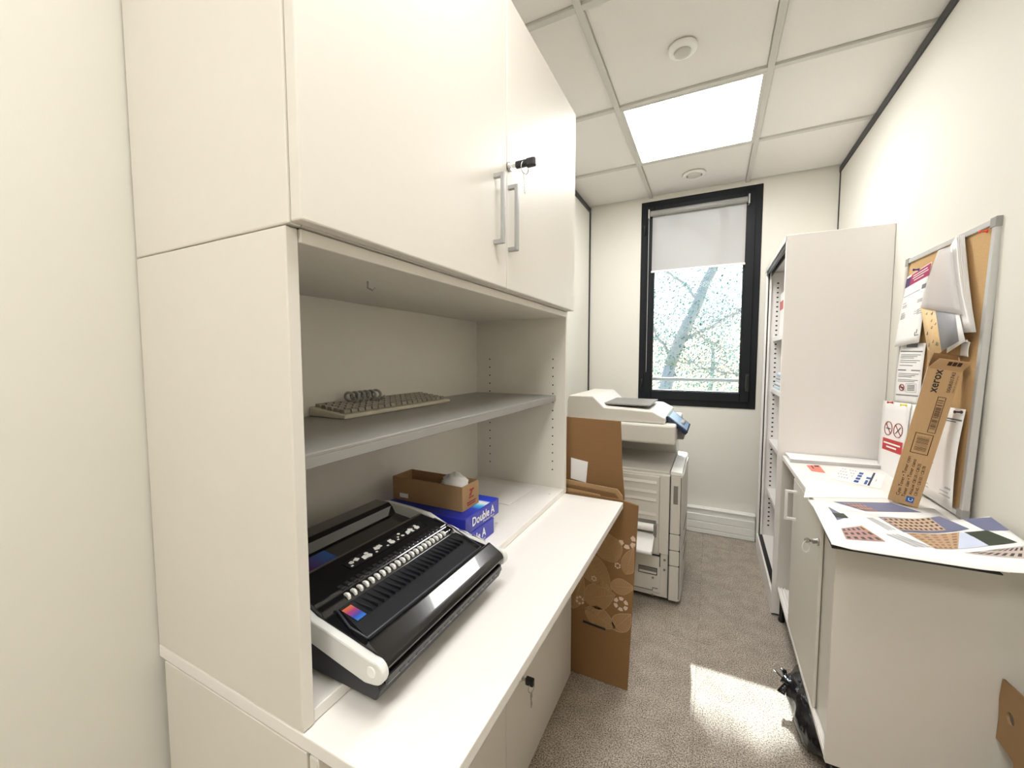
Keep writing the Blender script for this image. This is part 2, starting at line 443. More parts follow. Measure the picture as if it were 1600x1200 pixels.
def plate(outline, holes, thick):
    """flat plate (xy) with round holes -> bmesh, thickness along z"""
    cu = bpy.data.curves.new('pl', 'CURVE'); cu.dimensions = '2D'; cu.fill_mode = 'BOTH'; cu.extrude = thick/2
    def add(pts):
        sp = cu.splines.new('POLY'); sp.points.add(len(pts)-1)
        for q, p in zip(sp.points, pts): q.co = (p[0], p[1], 0, 1)
        sp.use_cyclic_u = True
    add(outline)
    for (hx, hy, hr) in holes: add([(hx+hr*math.cos(2*PI*k/20), hy+hr*math.sin(2*PI*k/20)) for k in range(20)])
    to = bpy.data.objects.new('pl', cu); COL.objects.link(to)
    dg = bpy.context.evaluated_depsgraph_get(); dg.update()
    me = bpy.data.meshes.new_from_object(to.evaluated_get(dg))
    bpy.data.objects.remove(to); bpy.data.curves.remove(cu)
    mb = MB(); mb.bm.from_mesh(me); bpy.data.meshes.remove(me)
    return mb

def ray(px, py): return RGT*((px-800)/FPX) + DWN*((py-600)/FPX) + FWD
def at_z(px, py, z):
    r = ray(px, py); return Vector((0, 0, H)) + r*((z-H)/r.z)
def at_x(px, py, x):
    r = ray(px, py); return Vector((0, 0, H)) + r*(x/r.x)
def at_y(px, py, y):
    r = ray(px, py); return Vector((0, 0, H)) + r*(y/r.y)

def bilin(a, b, c, d):
    """a=(0,0) b=(1,0) c=(1,1) d=(0,1)"""
    a, b, c, d = map(Vector, (a, b, c, d))
    return lambda u, v: (a*(1-u) + b*u)*(1-v) + (d*(1-u) + c*u)*v

# ================================================================== ROOM
XL, XR, YF, YB, ZC = -0.87, 0.655, 3.09, -1.66, 2.36
WX0, WX1, WZ0, WZ1 = -0.488, 0.262, 0.88, 2.335

fl = struct('floor', MB().box(XL-.1, XR+.1, YB-.1, YF+.3, -.08, -.012), M['ground'])
fl.data.materials[0] = M['card_dark']
S = 0.5
tile_me = None
ox = -0.024 - 2*S
k = 0
y = YB
while y < YF:
    x = ox
    while x < XR:
        x0, x1 = max(x, XL), min(x+S, XR); y1 = min(y+S, YF)
        if x1-x0 > .02 and y1-y > .02:
            MB().box(x0+.0003, x1-.0003, y+.0003, y1-.0003, -.011, 0.0, .0008).build('carpet_tile', M['carpet'], fl)
        x += S
    y += S

struct('wall_left', MB().box(XL-.1, XL, YB-.1, YF+.3, -.08, ZC+.1), M['wall'])
struct('wall_right', MB().box(XR, XR+.1, YB-.1, YF+.3, -.08, ZC+.1), M['wall'])
struct('wall_back', MB().box(XL, XR, YB-.1, YB, -.08, ZC+.1), M['wall'])
wf = MB()
wf.box(XL, WX0, YF, YF+.3, -.08, ZC+.1); wf.box(WX1, XR, YF, YF+.3, -.08, ZC+.1)
wf.box(WX0, WX1, YF, YF+.3, -.08, WZ0); wf.box(WX0, WX1, YF, YF+.3, WZ1, ZC+.1)
struct('wall_front', wf, M['wall'])

# ceiling: slab, T rails and mineral tiles
ce = struct('ceiling', MB().box(XL-.1, XR+.1, YB-.1, YF+.3, ZC+.03, ZC+.12), M['tee'])
TX = [-0.424, 0.174]
TY = [2.54 - 0.598*i for i in range(0, 8)]
for x in TX: box('ceiling_rail', M['tee'], ce, x-.012, x+.012, YB, YF, ZC-.002, ZC+.012, .0008)
for y in TY:
    for a, b in ((XL, TX[0]-.012), (TX[0]+.012, TX[1]-.012), (TX[1]+.012, XR)):
        box('ceiling_rail', M['tee'], ce, a, b, y-.012, y+.012, ZC-.0015, ZC+.012, .0008)
xs = [XL, *TX, XR]; ys = [YB] + sorted(TY) + [YF]
for i in range(3):
    for j in range(len(ys)-1):
        cx, cy = (xs[i]+xs[i+1])/2, (ys[j]+ys[j+1])/2
        if i == 1 and (1.94 < cy < 2.54 or 0.14 < cy < 0.75 or -1.05 < cy < -0.45): continue      # light panels
        a, b, c, d = xs[i]+(.0125 if i else 0), xs[i+1]-(.0125 if i < 2 else 0), ys[j]+.0125, ys[j+1]-.0125
        if d-c < .03: continue
        box('ceiling_tile', M['ceil'], ce, a, b, c, d, ZC+.008, ZC+.024, .003)

def light_panel(y0, y1, m, label):
    t = thing('ceiling_light', label, 'ceiling light', ((TX[0]+TX[1])/2, (y0+y1)/2, ZC))
    a, b = TX[0]+.0125, TX[1]-.0125
    f = MB(); w = .012
    f.box(a, b, y0, y0+w, ZC-.002, ZC+.02); f.box(a, b, y1-w, y1, ZC-.002, ZC+.02)
    f.box(a, a+w, y0+w, y1-w, ZC-.002, ZC+.02); f.box(b-w, b, y0+w, y1-w, ZC-.002, ZC+.02)
    f.build('frame', M['tee'], t)
    box('diffuser', m, t, a+w, b-w, y0+w, y1-w, ZC+.001, ZC+.006, 0)
light_panel(1.942+.0125, 2.54-.0125, M['lamp'], 'bright square light panel set in the ceiling before the window')
light_panel(.148+.0125, .746-.0125, M['lamp_back'], 'square light panel in the ceiling over the near end of the room')

light_panel(-1.048+.0125, -.45-.0125, M['lamp_added'], 'square light panel added in the ceiling behind the viewpoint, out of view')  # unseen panel, added to brighten the faces turned towards the viewpoint

t = thing('ceiling_sensor', 'round white domed sensor on the ceiling tile nearer than the light panel', 'sensor', (-.131, 1.68, ZC))
MB().lathe([(.052, .004), (.052, -.003), (.046, -.009), (.036, -.011)], (-.131, 1.68, ZC), n=32).build('rim', M['white_plastic'], t)
MB().lathe([(.030, -.010), (.026, -.02), (.016, -.027), (.004, -.030)], (-.131, 1.68, ZC), n=24).build('dome', M['tee'], t)
t = thing('ceiling_fitting', 'small round white fitting on the ceiling between light panel and window', 'ceiling fitting', (-.133, 2.815, ZC))  # plain round ceiling fitting that gives no light
MB().lathe([(.066, .004), (.066, -.004), (.058, -.010), (.046, -.008), (.044, .002)], (-.133, 2.815, ZC), n=32).build('ring', M['white_plastic'], t)
MB().lathe([(.043, .003), (.043, -.006), (.030, -.012), (.004, -.013)], (-.133, 2.815, ZC), n=24).build('disc', M['tee'], t)
for sx in (-1, 1):
    box('clip', M['copier_dark'], t, -.133+sx*.040-.003, -.133+sx*.040+.003, 2.805, 2.825, ZC-.011, ZC-.005, 0)

# dark trims, trunking
struct('trim_1', MB().box(XL, XL+.008, YB, YF-.001, ZC-.034, ZC-.003), M['dark_trim'])
struct('trim_2', MB().box(XR-.008, XR, YB, YF-.001, ZC-.034, ZC-.003), M['dark_trim'])
struct('trim_3', MB().box(XL, XL+.009, YF-.014, YF-.001, .18, ZC-.035), M['dark_trim'])
struct('trim_4', MB().box(XR-.005, XR, YF-.008, YF-.001, .18, ZC-.035), M['dark_trim'])
bb = MB()
bb.box(XL+.001, .285, YF-.05, YF-.001, 0.001, .17, .003)
for z in (.058, .112): bb.box(XL+.001, .285, YF-.054, YF-.05, z-.024, z+.024, .0018)
bb.box(XL+.001, .285, YF-.056, YF-.0011, .168, .178, .002)
bb.box(XL+.001, .285, YF-.053, YF-.05, .003, .028, .001)
struct('baseboard_front', bb, M['white_plastic'])

# ------------------------------------------------------------------ window
win = struct('window_1', MB().box(WX0, WX0+.045, YF-.006, YF+.07, WZ0, WZ1, .002).box(WX1-.045, WX1, YF-.006, YF+.07, WZ0, WZ1, .002)
             .box(WX0+.045, WX1-.045, YF-.006, YF+.07, WZ0, WZ0+.05, .002).box(WX0+.045, WX1-.045, YF-.006, YF+.07, WZ1-.045, WZ1, .002), M['frame'])
sx0, sx1, sz0, sz1 = WX0+.038, WX1-.038, WZ0+.044, WZ1-.038
gx0, gx1, gz0, gz1 = -.398, .168, .985, 2.235
MB().box(sx0, gx0, YF-.018, YF+.05, sz0, sz1, .003).box(gx1, sx1, YF-.018, YF+.05, sz0, sz1, .003)\
    .box(gx0, gx1, YF-.018, YF+.05, sz0, gz0, .003).box(gx0, gx1, YF-.018, YF+.05, gz1, sz1, .003).build('sash', M['frame'], win)
sl = MB(); w = .006
sl.box(gx0, gx0+w, YF-.004, YF+.03, gz0, gz1).box(gx1-w, gx1, YF-.004, YF+.03, gz0, gz1).box(gx0+w, gx1-w, YF-.004, YF+.03, gz0, gz0+w).box(gx0+w, gx1-w, YF-.004, YF+.03, gz1-w, gz1)
sl.build('seal', M['seal'], win)
box('pane', M['glass'], win, gx0+.002, gx1-.002, YF+.012, YF+.016, gz0+.002, gz1-.002, 0)
hd = box('handle', M['black_plastic'], win, .195, .221, YF-.028, YF-.018, 1.02, 1.115, .004, 2)
MB().box(.200, .216, YF-.062, YF-.028, 1.09, 1.106, .003).box(.198, .218, YF-.064, YF-.05, 1.0, 1.106, .005, 2).build('lever', M['black_plastic'], hd)
MB().lathe([(.006, 0), (.006, .07)], (sx0-.012, YF-.014, 2.10), n=10).build('hinge', M['black_plastic'], win)
MB().lathe([(.006, 0), (.006, .07)], (sx0-.012, YF-.014, 1.00), n=10).build('hinge', M['black_plastic'], win)
box('sill', M['alu'], win, WX0-.05, WX1+.05, YF+.07, YF+.42, WZ0-.03, WZ0+.015, .004, label='outer aluminium window sill')
box('rail', M['alu'], win, WX0+.01, WX1-.01, YF+.20, YF+.225, 1.045, 1.07, .004, label='horizontal safety rail outside the pane')

# roller blind
t = thing('roller_blind', 'grey translucent roller blind pulled a third down over the window', 'blind', (-.12, YF-.04, 2.235))
MB().lathe([(.016, 0), (.019, .004), (.019, .596), (.016, .60)], (-.424, YF-.042, 2.236), axis='x', n=20).build('roller', M['gray_lam'], t)
for x in (-.434, .178): MB().box(x, x+.009, YF-.064, YF-.019, 2.205, 2.266, .003).build('bracket', M['alu'], t)
fx0, fx1 = -.408, .170
MB().grid(lambda u, v: (fx0+(fx1-fx0)*u, YF-.024-.0015*math.sin(u*9), 1.842+(2.236-1.842)*v), 24, 4).build('fabric', M['blind'], t)
MB().box(fx0-.004, fx1+.004, YF-.030, YF-.019, 1.828, 1.843, .004, 2).build('bottom_bar', M['white_plastic'], t)
MB().tube([(-.429, YF-.05, 2.22-.02*i) for i in range(56)], .0016, 5).build('bead_chain', M['alu'], t)

# ================================================================== OUTSIDE (seen through the pane)
struct('ground', MB().box(-14, 14, YF+.3, 34, -3.2, -3.0), M['ground'])

def foliage(parent, spots, n, size, zlim=None):
    mb = bmesh.new()
    for c, rad in spots:
        for _ in range(int(n)):
            while True:
                d = Vector((random.uniform(-1, 1), random.uniform(-1, 1), random.uniform(-1, 1)))
                if 0.05 < d.length < 1: break
            p = Vector(c) + Vector((d.x*rad[0], d.y*rad[1], d.z*rad[2]))
            if zlim and p.z > zlim: continue
            q = Vector((random.gauss(0, 1), random.gauss(0, 1), random.gauss(0, 1))).normalized()
            u = q.orthogonal().normalized(); w = q.cross(u)
            s = size*random.uniform(.6, 1.3)
            a = [p-u*s*.5, p+w*s*.28, p+u*s*.5, p-w*s*.28]
            mb.faces.new([mb.verts.new(x) for x in a])
    me = bpy.data.meshes.new('foliage'); base = org(parent)
    bmesh.ops.translate(mb, vec=-base, verts=mb.verts[:]); mb.to_mesh(me); mb.free()
    me.materials.append(M['leaf'])
    o = bpy.data.objects.new('foliage', me); COL.objects.link(o); o.parent = parent; o['kind'] = 'stuff'
    return o

def limb(p0, p1, r0, r1, wob=.05, n=7):
    p0, p1 = Vector(p0), Vector(p1)
    pts = [p0.lerp(p1, i/n) + (Vector((random.uniform(-wob, wob), random.uniform(-wob, wob), random.uniform(-wob, wob))) if 0 < i < n else Vector()) for i in range(n+1)]
    return pts, [r0+(r1-r0)*i/n for i in range(n+1)]

t = thing('garden_tree', 'pale leaning tree trunk with fine twigs outside the window', 'tree', (-1.05, 7.0, -3.0))
tr = MB()
pts, rs = limb((-1.05, 7.0, -3.0), (-.62, 7.0, 1.1), .13, .10, .03); tr.tube(pts, rs, 10)
pts, rs = limb((-.62, 7.0, 1.1), (.12, 7.0, 3.0), .10, .06, .02, 9); tr.tube(pts, rs, 10)
pts, rs = limb((.12, 7.0, 3.0), (-.2, 7.2, 5.4), .06, .03, .06); tr.tube(pts, rs, 8)
tr.build('trunk', M['bark'], t)
for a, b, r in (((-.45, 7, 1.5), (.35, 6.7, 1.9), .025), ((-.2, 7, 2.1), (-.9, 7.3, 2.9), .03), ((.0, 7, 2.6), (.45, 6.8, 3.3), .03), ((-.6, 7, 1.15), (-1.0, 6.8, 2.0), .03),
                ((-.35, 7, 1.75), (.2, 7.3, 1.3), .02), ((-.55, 7, 1.2), (.3, 6.7, 1.0), .018), ((.1, 7, 2.9), (-.6, 6.8, 3.4), .025)):
    pts, rs = limb(a, b, r, r*.3, .04, 6)
    br = MB(); br.tube(pts, rs, 6)
    for p in pts[2:]:
        for _ in range(14):
            e = p + Vector((random.uniform(-.45, .45), random.uniform(-.3, .3), random.uniform(-.35, .3)))
            q, s2 = limb(p, e, .006, .002, .03, 3); br.tube(q, s2, 4)
    br.build('branch', M['bark'], t)
foliage(t, [((-.35, 7.0, 1.8), (1.1, .6, 1.5))], 7000, .042, 3.3)
foliage(t, [((-.85, 8.0, 5.31), (.75, .16, .64)), ((.05, 8.0, 5.31), (.75, .16, .64)), ((-.4, 8.0, 5.29), (.75, .16, .63)), ((-.4, 8.1, 6.0), (1.4, .4, .85))], 2600, .17)  # unseen crown above the view, flattened and placed to cut the sun

for i, (x, y, r, lab) in enumerate(((-2.6, 11.5, 1.7, 'pale leafy tree behind the leaning trunk, left part of the window'), (-.2, 14.5, 1.6, 'pale leafy tree beyond the leaning trunk, middle of the window'),
                                    (1.9, 11.0, 1.4, 'pale leafy tree beyond the pane, right part of the window'))):
    t = thing('leafy_tree', lab, 'tree', (x, y, -3.0), 'trees beyond the leaning trunk')
    tr = MB(); pts, rs = limb((x, y, -3.0), (x+.2, y, 1.6), .12, .05, .05); tr.tube(pts, rs, 8); tr.build('trunk', M['bark'], t)
    foliage(t, [((x, y, 1.4), (r, 1.0, 2.4))], 7000, .085)

# ================================================================== LEFT FURNITURE
Y0, Y1 = .332, 1.425
# base cabinet
t = thing('base_cabinet', 'cream two door base cabinet under the overhanging worktop', 'cabinet', (-.66, .88, 0))
MB().box(-.850, -.476, Y0, Y0+.018, .0, .688, .001).box(-.850, -.476, Y1-.018, Y1, .0, .688, .001).box(-.850, -.840, Y0+.018, Y1-.018, 0, .688)\
    .box(-.840, -.476, Y0+.018, Y1-.018, .03, .048).box(-.840, -.476, Y0+.018, Y1-.018, .67, .688).build('carcass', M['laminate'], t)
d1 = box('door', M['laminate'], t, -.474, -.456, Y0+.002, .8795, .006, .684, .002)
d2 = box('door', M['laminate'], t, -.474, -.456, .8825, Y1-.002, .006, .684, .002)
lk = MB().lathe([(.009, 0), (.009, .006), (.007, .008)], (-.456, .965, .330), axis='x', n=16).build('lock', M['chrome'], d2)

# key in the base door
def key_set(loc, label, long_fob):
    k = thing('key', label, 'key', loc)
    x, y, z = loc
    if long_fob:
        MB().box(x, x+.012, y-.0012, y+.0012, z-.004, z+.004).build('blade', M['chrome'], k)
        MB().box(x+.012, x+.062, y-.006, y+.006, z-.008, z+.008, .004, 2).box(x+.040, x+.064, y-.007, y+.007, z-.011, z+.009, .004, 2).build('grip', M['black_plastic'], k)
        c = Vector((x+.036, y, z-.010)); r = .015
    else:
        MB().box(x, x+.010, y-.0012, y+.0012, z-.004, z+.004).build('blade', M['chrome'], k)
        MB().box(x+.010, x+.034, y-.007, y+.007, z-.010, z+.010, .003, 2).build('grip', M['black_plastic'], k)
        c = Vector((x+.026, y, z-.016)); r = .014
    MB().tube([c + Vector((r*.5*math.cos(a)*.6, r*math.cos(a)*.7, r*math.sin(a))) for a in [2*PI*i/20 for i in range(20)]], .0012, 6, closed=True).build('key_ring', M['chrome'], k)
    b = c - Vector((0, 0, r))
    MB().box(b.x-.001, b.x+.001, b.y-.006, b.y+.006, b.z-.018, b.z, .0008).box(b.x-.001, b.x+.001, b.y-.003, b.y+.003, b.z-.044, b.z-.018, .0005)\
        .box(b.x-.001, b.x+.001, b.y+.003, b.y+.005, b.z-.040, b.z-.030).build('spare_key', M['chrome'], k)
    return k
key_set((-.448, .965, .330), 'black key with ring and spare in the base cabinet door', False)

t = box('worktop', M['worktop'], None, -.868, -.268, Y0, 1.418, .690, .712, .002, 2)
tag(t, 'long white worktop overhanging the cream base cabinet', 'worktop')

# open hutch
t = thing('open_hutch', 'cream open shelf unit standing on the worktop below wall cupboard', 'shelf unit', (-.67, .88, .712))
zb, zt = .713, 1.386
box('side_panel', M['laminate'], t, -.866, -.481, Y0, Y0+.018, zb, zt, .0015)
fp = box('side_panel', M['laminate'], t, -.866, -.481, Y1-.018, Y1, zb, zt, .0015)
box('bottom_panel', M['worktop'], t, -.866, -.483, Y0+.0185, Y1-.0185, zb, .732, .001)
box('top_panel', M['laminate'], t, -.866, -.477, Y0+.0185, Y1-.0185, 1.368, zt, .001)
box('back_panel', M['laminate'], t, -.866, -.860, Y0+.0185, Y1-.0185, .7325, 1.3675, 0)
sh = MB().box(-.859, -.518, Y0+.019, Y1-.019, 1.076, 1.082, .001).box(-.524, -.518, Y0+.019, Y1-.019, 1.060, 1.0765, .001).build('shelf', M['gray_lam'], t)
hp = MB()
for i in range(14):
    for x in (-.53, -.80): hp.lathe([(.0028, 0), (.0028, -.0006)], (x, Y1-.0185, .80+.032*i), axis='y', n=8)
hp.build('shelf_pin_holes', M['ink'], fp, kind='stuff')
cb2 = MB()
for x, y in ((-.512, 1.33), (-.56, 1.02)): cb2.lathe([(.005, 0), (.005, .0008)], (x, y, .732), n=10)
cb2.build('cam_fittings', M['laminate_edge'], t, kind='stuff')
MB().tube([(-.60, .58, 1.368), (-.60, .58, 1.356), (-.594, .586, 1.352), (-.588, .588, 1.356)], .0018, 6).build('hook', M['chrome'], t)

# upper cupboard
t = thing('upper_cabinet', 'tall cream two door cupboard stacked on the open hutch', 'cabinet', (-.67, .88, 1.387))
za, zz = 1.3875, 2.072
YD = 1.412
MB().box(-.866, -.473, Y0, Y0+.018, za, zz, .0025, 2).box(-.866, -.473, YD-.018, YD, za, zz, .0025, 2).box(-.866, -.473, Y0+.018, YD-.018, za, za+.018).box(-.866, -.473, Y0+.018, YD-.018, zz-.018, zz)\
    .box(-.866, -.860, Y0+.018, YD-.018, za+.018, zz-.018).build('carcass', M['laminate'], t)
doors = []
for a, b, hy in ((Y0+.001, .8795, .818), (.8825, YD-.001, .889)):
    d = box('door', M['laminate'], t, -.4715, -.4515, a, b, za+.001, zz-.002, .0025, 2)
    z0, z1 = 1.478, 1.634
    MB().box(-.4515, -.430, hy-.005, hy+.005, z1-.010, z1, .001).box(-.4515, -.430, hy-.005, hy+.005, z0, z0+.010, .001).box(-.434, -.425, hy-.005, hy+.005, z0, z1, .0015).build('handle', M['steel'], d)
    doors.append(d)
MB().lathe([(.011, 0), (.011, .005), (.009, .007)], (-.4515, .889, 1.678), axis='x', n=18).build('lock', M['chrome'], doors[1])
key_set((-.4445, .889, 1.678), 'long black key with hanging spare in the upper cupboard lock', True)

# ================================================================== BINDING MACHINE
by0, by1 = .388, .765
zb = .7335
t = thing('binding_machine', 'black comb binding machine with silver side cheeks on the worktop', 'binding machine', (-.57, .577, zb))
MB().prism([(-.402, .757), (-.411, .7375), (-.770, .7375), (-.770, .79), (-.50, .79), (-.41, .776)], 'y', by0+.006, by1-.006, .002).build('base', M['black_matte'], t)
ft = [(-.50, .41), (-.50, .74), (-.74, .41), (-.74, .74)]
for x, y in ft: MB().lathe([(.009, 0), (.010, .0045)], (x, y, zb-.0008), n=12).build('foot', M['seal'], t)
# silver cheeks with rounded front tip
tip = [(-.398+.0, .0)]
cheek = [(-.770, .845), (-.735, .857), (-.66, .854), (-.60, .848), (-.535, .823), (-.47, .812), (-.415, .802)]
for k in range(7):
    a = math.radians(70 - k*26)
    cheek.append((-.408 + .018*math.cos(a), .7845 + .018*math.sin(a)))
cheek += [(-.425, .764), (-.47, .772), (-.54, .786), (-.62, .802), (-.70, .816), (-.77, .826)]
for a, b in ((by0, by0+.013), (by1-.013, by1)):
    ck = MB().prism(cheek, 'y', a, b, .003, 2).build('side_cheek', M['silver'], t, label='silver side cheek')
    MB().lathe([(.0085, 0), (.0085, -.0008), (.007, -.0012)], (-.412, a if a < .5 else b+.0008, .785), axis='y', n=18).build('cap', M['white_plastic'], ck)
# glossy cover between the cheeks: front roll, sloped grip, tray, comb step, rear trough and lid
prof = [(-.411, .777), (-.398, .780), (-.394, .787), (-.397, .795), (-.404, .800), (-.428, .8135), (-.432, .814), (-.437, .806), (-.522, .8195), (-.528, .828), (-.541, .831), (-.544, .8355),
        (-.618, .846), (-.626, .845), (-.645, .828), (-.700, .834), (-.712, .852), (-.722, .858), (-.765, .858), (-.770, .850), (-.770, .792), (-.50, .792)]
cover = MB().prism(prof, 'y', by0+.0135, by1-.0135, .0012).build('cover', M['black_gloss'], t)
# tray inlay (matte) and its pale rim
tz = lambda x: .806 + (-.437-x)*(.0135/.085)
TR = [(-.438, .412), (-.438, .722), (-.522, .745), (-.522, .430)]
MB().poly([(x, y, tz(x)+.0008) for x, y in TR]).build('tray', M['black_matte'], t, solid=.0004)
rim = [(-.521, .424, tz(-.521)+.004), (-.478, .411, .816), (-.438, .407, .8142), (-.4365, .57, .8142), (-.4365, .725, .8142), (-.478, .738, .820), (-.530, .749, .832), (-.578, .748, .843)]
MB().tube(rim, .0016, 6).build('tray_rim', M['dark_gray'], t)
# 21 comb hooks, the fingers behind and the ribs in front of them
ph = MB().prism([(-.523, .824), (-.5355, .8255), (-.5355, .8318), (-.530, .8332), (-.526, .8325), (-.523, .829)], 'y', -.0025, .0025, .0005)
pin0 = ph.build('comb_hook', M['white_plastic'], t, local=True)
rib0 = MB().box(-.5205, -.478, -.0012, .0012, .8140, .8205, .0008).build('guide_rib', M['black_matte'], t, local=True)
fin0 = MB().box(-.561, -.542, -.005, .005, .831, .8370, .0012).build('guide_finger', M['black_matte'], t, local=True)
for i in range(21):
    yy = .452 + i*.0132
    off = Vector((0, yy, 0)) - Vector(t.location)
    for o0, dy in ((pin0, 0), (rib0, .0045), (fin0, .0045)):
        o = o0 if i == 0 else o0.copy()
        if i: COL.objects.link(o)
        o.location = off + Vector((0, dy, 0))
# instruction pictogram strip
px_ = lambda x: .8355 + (-.544-x)*(.0105/.074) + .0010
ins = MB().poly([(-.572, .500, px_(-.572)), (-.572, .715, px_(-.572)), (-.598, .715, px_(-.598)), (-.598, .500, px_(-.598))]).build('instruction_label', M['black_plastic'], t, solid=.0003)
pic = MB()
for i in range(7):
    y0 = .506 + i*.030
    for _ in range(3):
        cx, cy = random.uniform(-.593, -.578), y0 + random.uniform(.004, .020)
        n = random.randint(3, 6); r = random.uniform(.003, .0075); a0 = random.random()*6
        pic.poly([(cx+r*math.cos(a0+2*PI*k/n), cy+r*1.1*math.sin(a0+2*PI*k/n), px_(cx+r*math.cos(a0+2*PI*k/n))+.0006) for k in range(n)])
    pic.poly([(-.576, y0-.002, px_(-.576)+.0007), (-.576, y0+.003, px_(-.576)+.0007), (-.580, y0+.003, px_(-.58)+.0007), (-.580, y0-.002, px_(-.58)+.0007)])
pic.build('pictograms', M['paper'], ins)
MB().poly([(-.650, .435, .8297), (-.650, .535, .8297), (-.690, .535, .8340), (-.690, .435, .8340)]).build('colour_sticker', M['rainbow2'], t, solid=.0003)
MB().poly([(-.515, .428, tz(-.515)+.002), (-.515, .446, tz(-.515)+.002), (-.480, .446, tz(-.48)+.002), (-.480, .428, tz(-.48)+.002)]).build('colour_sticker', M['rainbow'], t, solid=.0003)
# dashed vents along the lower front lip
lip = MB().box(-.413, -.3985, by0+.016, by1-.016, .757, .773, .003, 2).build('front_lip', M['black_gloss'], t)
vt = MB()
for i in range(17):
    y0 = .430 + i*.0185
    vt.box(-.3984, -.3979, y0, y0+.011, .760, .7635)
vt.build('vent_slots', M['dark_gray'], lip, kind='stuff')
# wire lattice on the inside of the far cheek
lat = MB()
for i in range(3):
    x0 = -.44 - i*.034; z0 = .816 + i*.0062
    lat.tube([(x0, .749, z0), (x0-.017, .744, z0+.008), (x0-.034, .749, z0+.0065), (x0-.017, .7515, z0+.002)], .0011, 5, closed=True)
lat.build('wire_lattice', M['alu'], t)

# ================================================================== REAMS, BOX, PAPER ON THE HUTCH BOTTOM
def ream(x0, x1, y0, y1, z0, label, dx):
    r = thing('paper_ream', label, 'paper ream', ((x0+x1)/2, (y0+y1)/2, z0), 'blue wrapped paper reams')
    MB().box(x0, x1, y0, y1, z0, z0+.0445, .003, 2).build('wrapper', M['blue'], r)
    mb = MB().grid(lambda u, v: (x0+.004+(x1-x0-.008)*(1-v), y0+.004+(y1-y0-.008)*u, z0+.0450), 1, 1, False)
    mb.build('wrapper_top', M['ream_top'], r)
    text('lettering', 'Double A', M['white_print'], r, (x1+.0006, y0+.030+dx, z0+.015), (0, 1, 0), (0, 0, 1), .032, fit=.115, bold=.02)
    text('lettering', 'Premium Paper', M['white_print'], r, (x1+.0006, y0+.085+dx, z0+.006), (0, 1, 0), (0, 0, 1), .009, fit=.06)
    MB().poly([(x1+.0006, y0, z0+.044), (x1+.0008, y0+.034, z0+.002), (x1+.0008, y0, z0+.002)]).build('folded_flap', M['blue_dark'], r, solid=.0005)
    return r
ream(-.806, -.534, .785, .960, .7322, 'lower blue paper ream lying beneath the other ream', -.02)
ream(-.803, -.536, .816, .992, .7774, 'upper blue paper ream under the brown carton box', 0)

t = thing('carton_box', 'open brown carton box lying on the two blue paper reams', 'box', (-.69, .89, .8235))
bx0, bx1, byy0, byy1, bz0, bz1 = -.800, -.566, .850, .930, .8235, .888
w = .003
MB().box(bx0, bx1, byy0, byy0+w, bz0, bz1).box(bx0, bx1, byy1-w, byy1, bz0, bz1).box(bx0, bx0+w, byy0+w, byy1-w, bz0, bz1).box(bx1-w, bx1, byy0+w, byy1-w, bz0, bz1)\
    .box(bx0+w, bx1-w, byy0+w, byy1-w, bz0, bz0+w).build('body', M['card_mid'], t)
lg = MB()
zc_ = .866; yc_ = .893
lg.poly([(bx1+.0008, yc_-.010, zc_+.008), (bx1+.0008, yc_+.012, zc_+.008), (bx1+.0008, yc_+.012, zc_+.003), (bx1+.0008, yc_-.008, zc_+.003)])
lg.poly([(bx1+.0008, yc_-.012, zc_-.010), (bx1+.0008, yc_-.003, zc_-.010), (bx1+.0008, yc_+.006, zc_+.0025), (bx1+.0008, yc_-.003, zc_+.0025)])
lg.build('red_emblem', M['red_ink'], t)
for i, (z, yy, ww) in enumerate(((.850, .880, .024), (.838, .870, .044), (.832, .872, .040))):
    MB().poly([(bx1+.0008, yy, z), (bx1+.0008, yy+ww, z), (bx1+.0008, yy+ww, z+.0035), (bx1+.0008, yy, z+.0035)]).build('printed_line', M['red_ink'], t)
MB().box(-.775, -.745, .849, .8497, .832, .844).build('address_label', M['paper'], t)
t = thing('tissue_wad', 'crumpled white tissue bulging out of the open carton box', 'tissue', (-.64, .89, .86))
def blob(c, r, amp, seed, nu=18, nv=12):
    rnd = random.Random(seed); ph = [(rnd.uniform(2, 5), rnd.uniform(2, 5), rnd.uniform(0, 6)) for _ in range(5)]
    def fn(u, v):
        a, b = 2*PI*u, PI*(v-.5)
        k = 1 + amp*sum(math.sin(p*a*1.0*round(p)/p + q*b*2 + s) for p, q, s in ph)/3
        return (c[0]+r[0]*k*math.cos(a)*math.cos(b), c[1]+r[1]*k*math.sin(a)*math.cos(b), c[2]+r[2]*k*math.sin(b))
    return fn
MB().grid(blob((-.615, .890, .875), (.040, .031, .034), .16, 3), 22, 14).build('tissue', M['paper'], t)

for i in range(1):
    t = thing('paper_sheets', 'thin stack of white paper on the far end of hutch bottom', 'paper', (-.69, 1.26, .7325))
    for k, (dx, rot) in enumerate(((0, 0), (.003, .01), (-.002, -.008))):
        MB().prism([(-.84, 1.165+dx), (-.592+dx, 1.163), (-.583, 1.345), (-.835, 1.350)], 'z', .7325+k*.0012, .7335+k*.0012).build('sheet', M['paper'], t)

